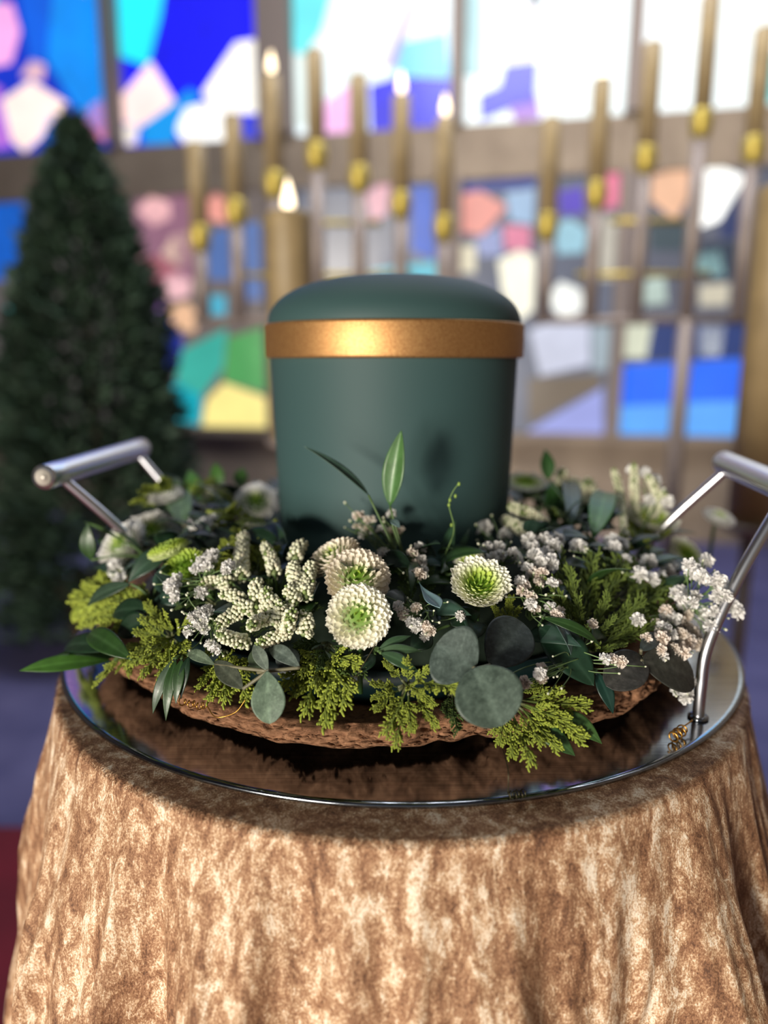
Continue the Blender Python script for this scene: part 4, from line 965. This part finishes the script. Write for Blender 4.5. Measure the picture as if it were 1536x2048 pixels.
gyp_spray([(384, 1234), (410, 1238), (396, 1250), (422, 1290), (400, 1226), (378, 1262)], 'gypsophila buds left of the lower white bud spikes', 9, (440, 1235), False, 24, 44, 6, .028)
gyp_spray([(1330, 1222), (1326, 1258), (1312, 1248), (1370, 1252), (1386, 1268), (1346, 1298), (1394, 1288), (1322, 1278), (1292, 1276), (1374, 1232), (1380, 1216), (1326, 1312), (1366, 1306), (1356, 1240), (1362, 1270), (1376, 1282), (1342, 1270), (1276, 1240), (1356, 1278)], 'peach tinted gypsophila spray above the dark eucalyptus leaves at right', 10.5, (1340, 1240), True, 10, 30, 7, .022)
gyp_spray([(1378, 1128), (1385, 1146), (1412, 1162), (1430, 1172), (1444, 1182), (1436, 1200), (1391, 1192), (1408, 1226), (1430, 1224), (1466, 1216), (1428, 1246), (1452, 1192), (1414, 1122), (1352, 1186), (1366, 1212), (1436, 1160), (1420, 1236), (1360, 1196), (1446, 1170)], 'large white gypsophila spray at the far right of the wreath', 10.5, (1340, 1230), False, 12, 30, 8, .012, Y=.432)
gyp_spray([(1157, 1092), (1226, 1085), (1242, 1090), (1296, 1124), (1302, 1158), (1320, 1152), (1333, 1146), (1340, 1135), (1280, 1150), (1250, 1120)], 'row of gypsophila along the top of the olive conifer fan', 11.5, (1260, 1170), False, 10, 34, 9)
gyp_spray([(1062, 1098), (1080, 1088), (1092, 1108), (1106, 1094), (1084, 1124), (1070, 1112), (1112, 1080), (1058, 1080), (1100, 1124)], 'soft gypsophila heads between the urn and the olive conifer fan', 12, (1100, 1140), False, 10, 30, 10)
gyp_spray([(1182, 1250), (1210, 1318), (1080, 1347), (1084, 1360), (1242, 1324), (1052, 1366)], 'scattered single gypsophila blossoms around the glossy dark leaves', 9, (1150, 1310), True, 12, 50, 11, .026)
gyp_spray([(1290, 945), (1310, 960), (1320, 985), (1265, 940), (1300, 1000), (1335, 1005)], 'hazy gypsophila heads behind the arching grey bud spikes', 9, (1300, 1040), False, 4, 24, 12, .004)
gyp_spray([(215, 1120), (232, 1140), (240, 1160), (226, 1108), (392, 1062), (410, 1050), (425, 1040)], 'soft white gypsophila heads below the far left chrysanthemums', 11, (260, 1160), False, 6, 24, 13, .012)
gyp_spray([(1365, 1375), (1372, 1395), (1350, 1352), (1380, 1362)], 'gypsophila hanging down beside the right handle foot', 10, (1360, 1330), False, 4, 20, 14, .002)

# wires
def coil(c, ax, turns, r, pitch, wr, mat, label, tail=None):
    c = Vector(c); ax = Vector(ax).normalized(); X = ax.orthogonal().normalized(); Y = ax.cross(X); pts = []
    n = int(turns*14)
    for i in range(n+1):
        a = i/14*2*PI; rr = r*(.7+.3*math.sin(i*.21)); pts.append(c+ax*(pitch*i/14)+(X*math.cos(a)+Y*math.sin(a))*rr)
    if tail: pts += bez([pts[-1]]+[Vector(p) for p in tail], 8)[1:]
    mb = MB(); mb.tube(pts, wr, 6); return tag(part('coiled_wire', mb, mat), label, 'wire', 'coiled wires on the wreath and tray')
a = hit(360, 1402, .012); b = hit(412, 1414, .012)
coil(a, b-a, 6, .0022, (b-a).length/6, .00032, M_WIRE, 'curly gold wire lying against the bark at left', [hit(432, 1434, .016), hit(470, 1425, .016), hit(492, 1398, .016)])
a = at_z(1344, 1474, ZD+.004)
coil(a, (.7, .6, 0), 6, .0033, .0024, .0005, M_WIRE, 'curled copper wire lying on the tray near the right handle foot', [a+Vector((.018, .016, .002))])
a = at_z(1016, 1590, ZD+.003); tp = hit(1006, 1500, .004)
coil(a, (1, .15, 0), 6, .0024, .0016, .0003, M_DWIRE, 'thin dark wire hanging from the conifer to a curl on the tray front')
mb = MB(); mb.tube(bez([a, a+Vector((0, .002, .012)), tp], 6), .0003, 6); o = part('wire_tail', mb, M_DWIRE, bpy.data.objects['coiled_wire.002'] if 'coiled_wire.002' in bpy.data.objects else None)
a = hit(706, 1376, .01); coil(a, (.2, -.2, .9), 4, .0018, .0022, .00025, M_DWIRE, 'tiny wire spiral between the two front conifer branches', [a+Vector((.012, -.004, .026))])
a = hit(906, 1020, .0); a = at(890, 1110, .45)
mb = MB(); mb.tube(bez([a, at(908, 1060, .45), at(898, 1010, .45), at(905, 985, .45), at(918, 966, .45)], 6), .00035, 5, (.14, .24, .06))
for x, y in ((898, 1010), (900, 1000), (911, 992), (918, 968), (903, 1050)): mb.blob(at(x, y, .45), (0, 0, 1), .0010, .0013, (.24, .36, .06), 6, 5)
tag(part('tendril', mb, M_STEM), 'thin green tendril curling up in front of the urn at right', 'greenery')

# ------------------------------------------------------------------ conifer tree in the corner
TY = 2.6; tc = at(182, 720, TY)
t = thing('conifer_tree', (tc.x, TY, 0), 'dark green cone shaped conifer standing behind the tray on the left', 'tree')
tz = at(148, 236, TY).z; rg = random.Random(3); mb = MB()
for i in range(15000):
    s = rg.random()**.8; z = .10+(tz-.10)*(1-s)       # s 0 = tip
    prof_r = .255*(min(1, s/.30)**.75)*.80 + .26*max(0, s-.25)
    if s > .93: prof_r *= .9
    a = rg.uniform(0, 2*PI); r = prof_r*(1+.17*noise.noise(Vector((math.cos(a)*2.5, math.sin(a)*2.5, z*5))))*rg.uniform(.55, 1.03)
    c = Vector((tc.x+r*math.cos(a), TY+r*math.sin(a), z))
    d = Vector((math.cos(a)+rg.uniform(-.7, .7), math.sin(a)+rg.uniform(-.7, .7), rg.uniform(-.1, .9))).normalized()
    L = rg.uniform(.025, .055); x = d.orthogonal().normalized(); y = d.cross(x); q = rg.uniform(0, 6); w_ = (x*math.cos(q)+y*math.sin(q))*L*.17; h_ = (y*math.cos(q)-x*math.sin(q))*L*.08
    k = rg.uniform(.5, 1.4)
    mb.add([c-w_, c+d*L*.5-w_*1.4+h_, c+d*L, c+d*L*.5+w_*1.4+h_, c+w_, c+d*L*.5-h_], [(0, 1, 5), (1, 2, 5), (2, 3, 5), (3, 4, 5), (4, 0, 5)], (.030*k, .062*k, .034*k))
tag(part('foliage', mb, M_TREE, t), kind='stuff')
mb = MB(); mb.tube([(tc.x, TY, .02), (tc.x, TY, tz*.5), (tc.x, TY, tz-.05)], lambda s: .03*(1-.8*s), 10, (.05, .035, .02)); part('trunk', mb, M_STEM, t)
mb = MB(); mb.lathe([(0, 0), (.13, 0), (.17, .20), (.18, .20), (.18, .22), (.16, .22), (.155, .19), (0, .19)], 32, (tc.x, TY, 0)); part('pot', mb, M_SOIL, t)

# ------------------------------------------------------------------ candles
def flame_mb(p, s=1):
    mb = MB(); mb.lathe([(0, 0), (.006*s, .004*s), (.0085*s, .012*s), (.007*s, .022*s), (.003*s, .036*s), (0, .044*s)], 14, p); return mb
def candelabrum(Yp, items, bar_y, foot_x, label, lean, cupw, pos):
    """items: x, candle top y, cup y, lit"""
    zb = at(items[0][0], bar_y, Yp).z
    t = thing('candelabrum', (at(foot_x, 600, Yp).x, Yp, 0), label, 'candle holder')
    xs = []
    for (x, ty, cy, lit, d) in items:
        c = at(x, cy, Yp)
        # straight downwards in the world
        r = .026
        p = MB(); p.tube([(c.x, Yp, zb), (c.x, Yp, c.z-.03)], .023, 12); part('arm_tube', p, M_POLE, t)
        p = MB(); p.lathe([(0, -.055), (.012, -.052), (.026, -.035), (.034, -.005), (.034, .02), (.028, .045), (.022, .05), (0, .05)], 20, (c.x, Yp, c.z)); part('candle_cup', p, M_BRASS, t)
        xs.append(c.x)
        top = at(x, ty, Yp).z
        k = thing('taper_candle', (c.x, Yp, c.z+.03), d, 'candle')
        p = MB(); p.lathe([(0, .035), (.029, .035), (.029, top-c.z-.006), (.024, top-c.z), (0, top-c.z-.002)], 20, (c.x, Yp, c.z)); part('wax_body', p, M_WAX, k)
        p = MB(); p.tube([(c.x, Yp, top-.004), (c.x+.001, Yp, top+.016)], .0015, 6); part('wick', p, M_WICK, k)
        if lit: part('flame', flame_mb((c.x, Yp, top+.004), 1.5), M_FLAME, k)
    x0, x1 = min(xs), max(xs)
    p = MB(); p.tube([(x0-.03, Yp, zb), (x1+.03, Yp, zb)], .014, 10); part('cross_bar', p, M_POLE, t)
    p = MB(); p.tube([(x0+.1, Yp, zb+.14), (x1-.1, Yp, zb+.14)], .010, 10); part('cross_bar', p, M_BRASS, t)
    p = MB(); p.tube([(x0+.2, Yp, zb+.30), (x1-.2, Yp, zb+.30)], .010, 10); part('cross_bar', p, M_BRASS, t)
    fx = at(foot_x, 600, Yp).x
    p = MB(); p.tube([(fx, Yp, .02), (fx, Yp, zb)], .027, 14); part('pole', p, M_POLE, t)
    p = MB(); p.lathe([(0, 0), (.22, 0), (.22, .012), (.05, .03), (.02, .05), (0, .05)], 32, (fx, Yp, 0)); part('foot', p, M_POLE, t)
B = 'candle in the left candelabrum, '
candelabrum(2.5, [
    (400, 285, 478, 0, 'gold taper candle farthest left of the left candelabrum'), (472, 230, 426, 0, 'gold taper candle second from the left of the left candelabrum'),
    (549, 150, 372, 1, 'burning taper candle above the thick altar candle behind the urn'), (633, 100, 315, 0, 'tallest gold taper candle at the peak of the left candelabrum'),
    (718, 150, 360, 0, 'unlit gold taper candle just right of the left peak candle'), (802, 190, 412, 1, 'burning taper candle directly above the middle of the urn'),
    (887, 235, 458, 1, 'burning taper candle farthest right of the left candelabrum')], 640, 633, 'steel candelabrum of seven tapers rising to a peak behind the urn', 0, 40, None)
candelabrum(2.45, [
    (1094, 235, 455, 0, 'lowest gold taper candle just right of the urn'), (1192, 158, 392, 1, 'burning taper candle before the bright window right of the urn'),
    (1291, 85, 322, 0, 'thicker looking taper candle left of the tallest right one'), (1402, -10, 250, 0, 'tallest taper candle at the peak of the right candelabrum'),
    (1506, 55, 303, 0, 'gold taper candle at the right edge of the photograph')], 640, 1375, 'steel candelabrum of tapers standing to the right of the urn', 0, 40, None)
def altar(px, ty, wpx, Yp, botz, label, lab2, lit=True, fx=None):
    c = at(px, ty, Yp); r = wpx/2*Yp/FOC
    t = thing('altar_candle', (c.x, Yp, botz), label, 'candle')
    p = MB(); p.lathe([(0, botz-c.z), (r, botz-c.z), (r, -.012), (r*.96, -.002), (r*.88, 0), (r*.8, -.006), (0, -.010)], 36, (c.x, Yp, c.z)); part('wax_body', p, M_WAX, t)
    p = MB(); p.tube([(c.x, Yp, c.z-.012), (c.x, Yp, c.z+.006)], .0018, 6); part('wick', p, M_WICK, t)
    part('flame', flame_mb((c.x, Yp, c.z-.004), 1.5), M_FLAME, t)
    s = thing('candle_stand', (c.x, Yp, 0), lab2, 'candle holder')
    p = MB(); p.lathe([(0, botz-.03), (.02, botz-.03), (r*1.25, botz-.012), (r*1.3, botz-.001), (0, botz-.001)], 32, (c.x, Yp, 0)); part('drip_plate', p, M_POLE, s)
    p = MB(); p.tube([(c.x, Yp, .01), (c.x, Yp, botz-.02)], .014, 14); part('pole', p, M_POLE, s)
    p = MB(); p.lathe([(0, 0), (.15, 0), (.15, .01), (.03, .03), (0, .03)], 32, (c.x, Yp, 0)); part('foot', p, M_POLE, s)
altar(577, 424, 86, 1.5, .86, 'thick gold altar candle burning behind the left shoulder of the urn', 'steel stand hidden behind the urn carrying the thick left candle')
altar(1568, 372, 88, 1.45, at(1500, 1045, 1.45).z, 'thick amber altar candle cut off by the right edge', 'grey pole stand under the thick amber candle at the right edge')
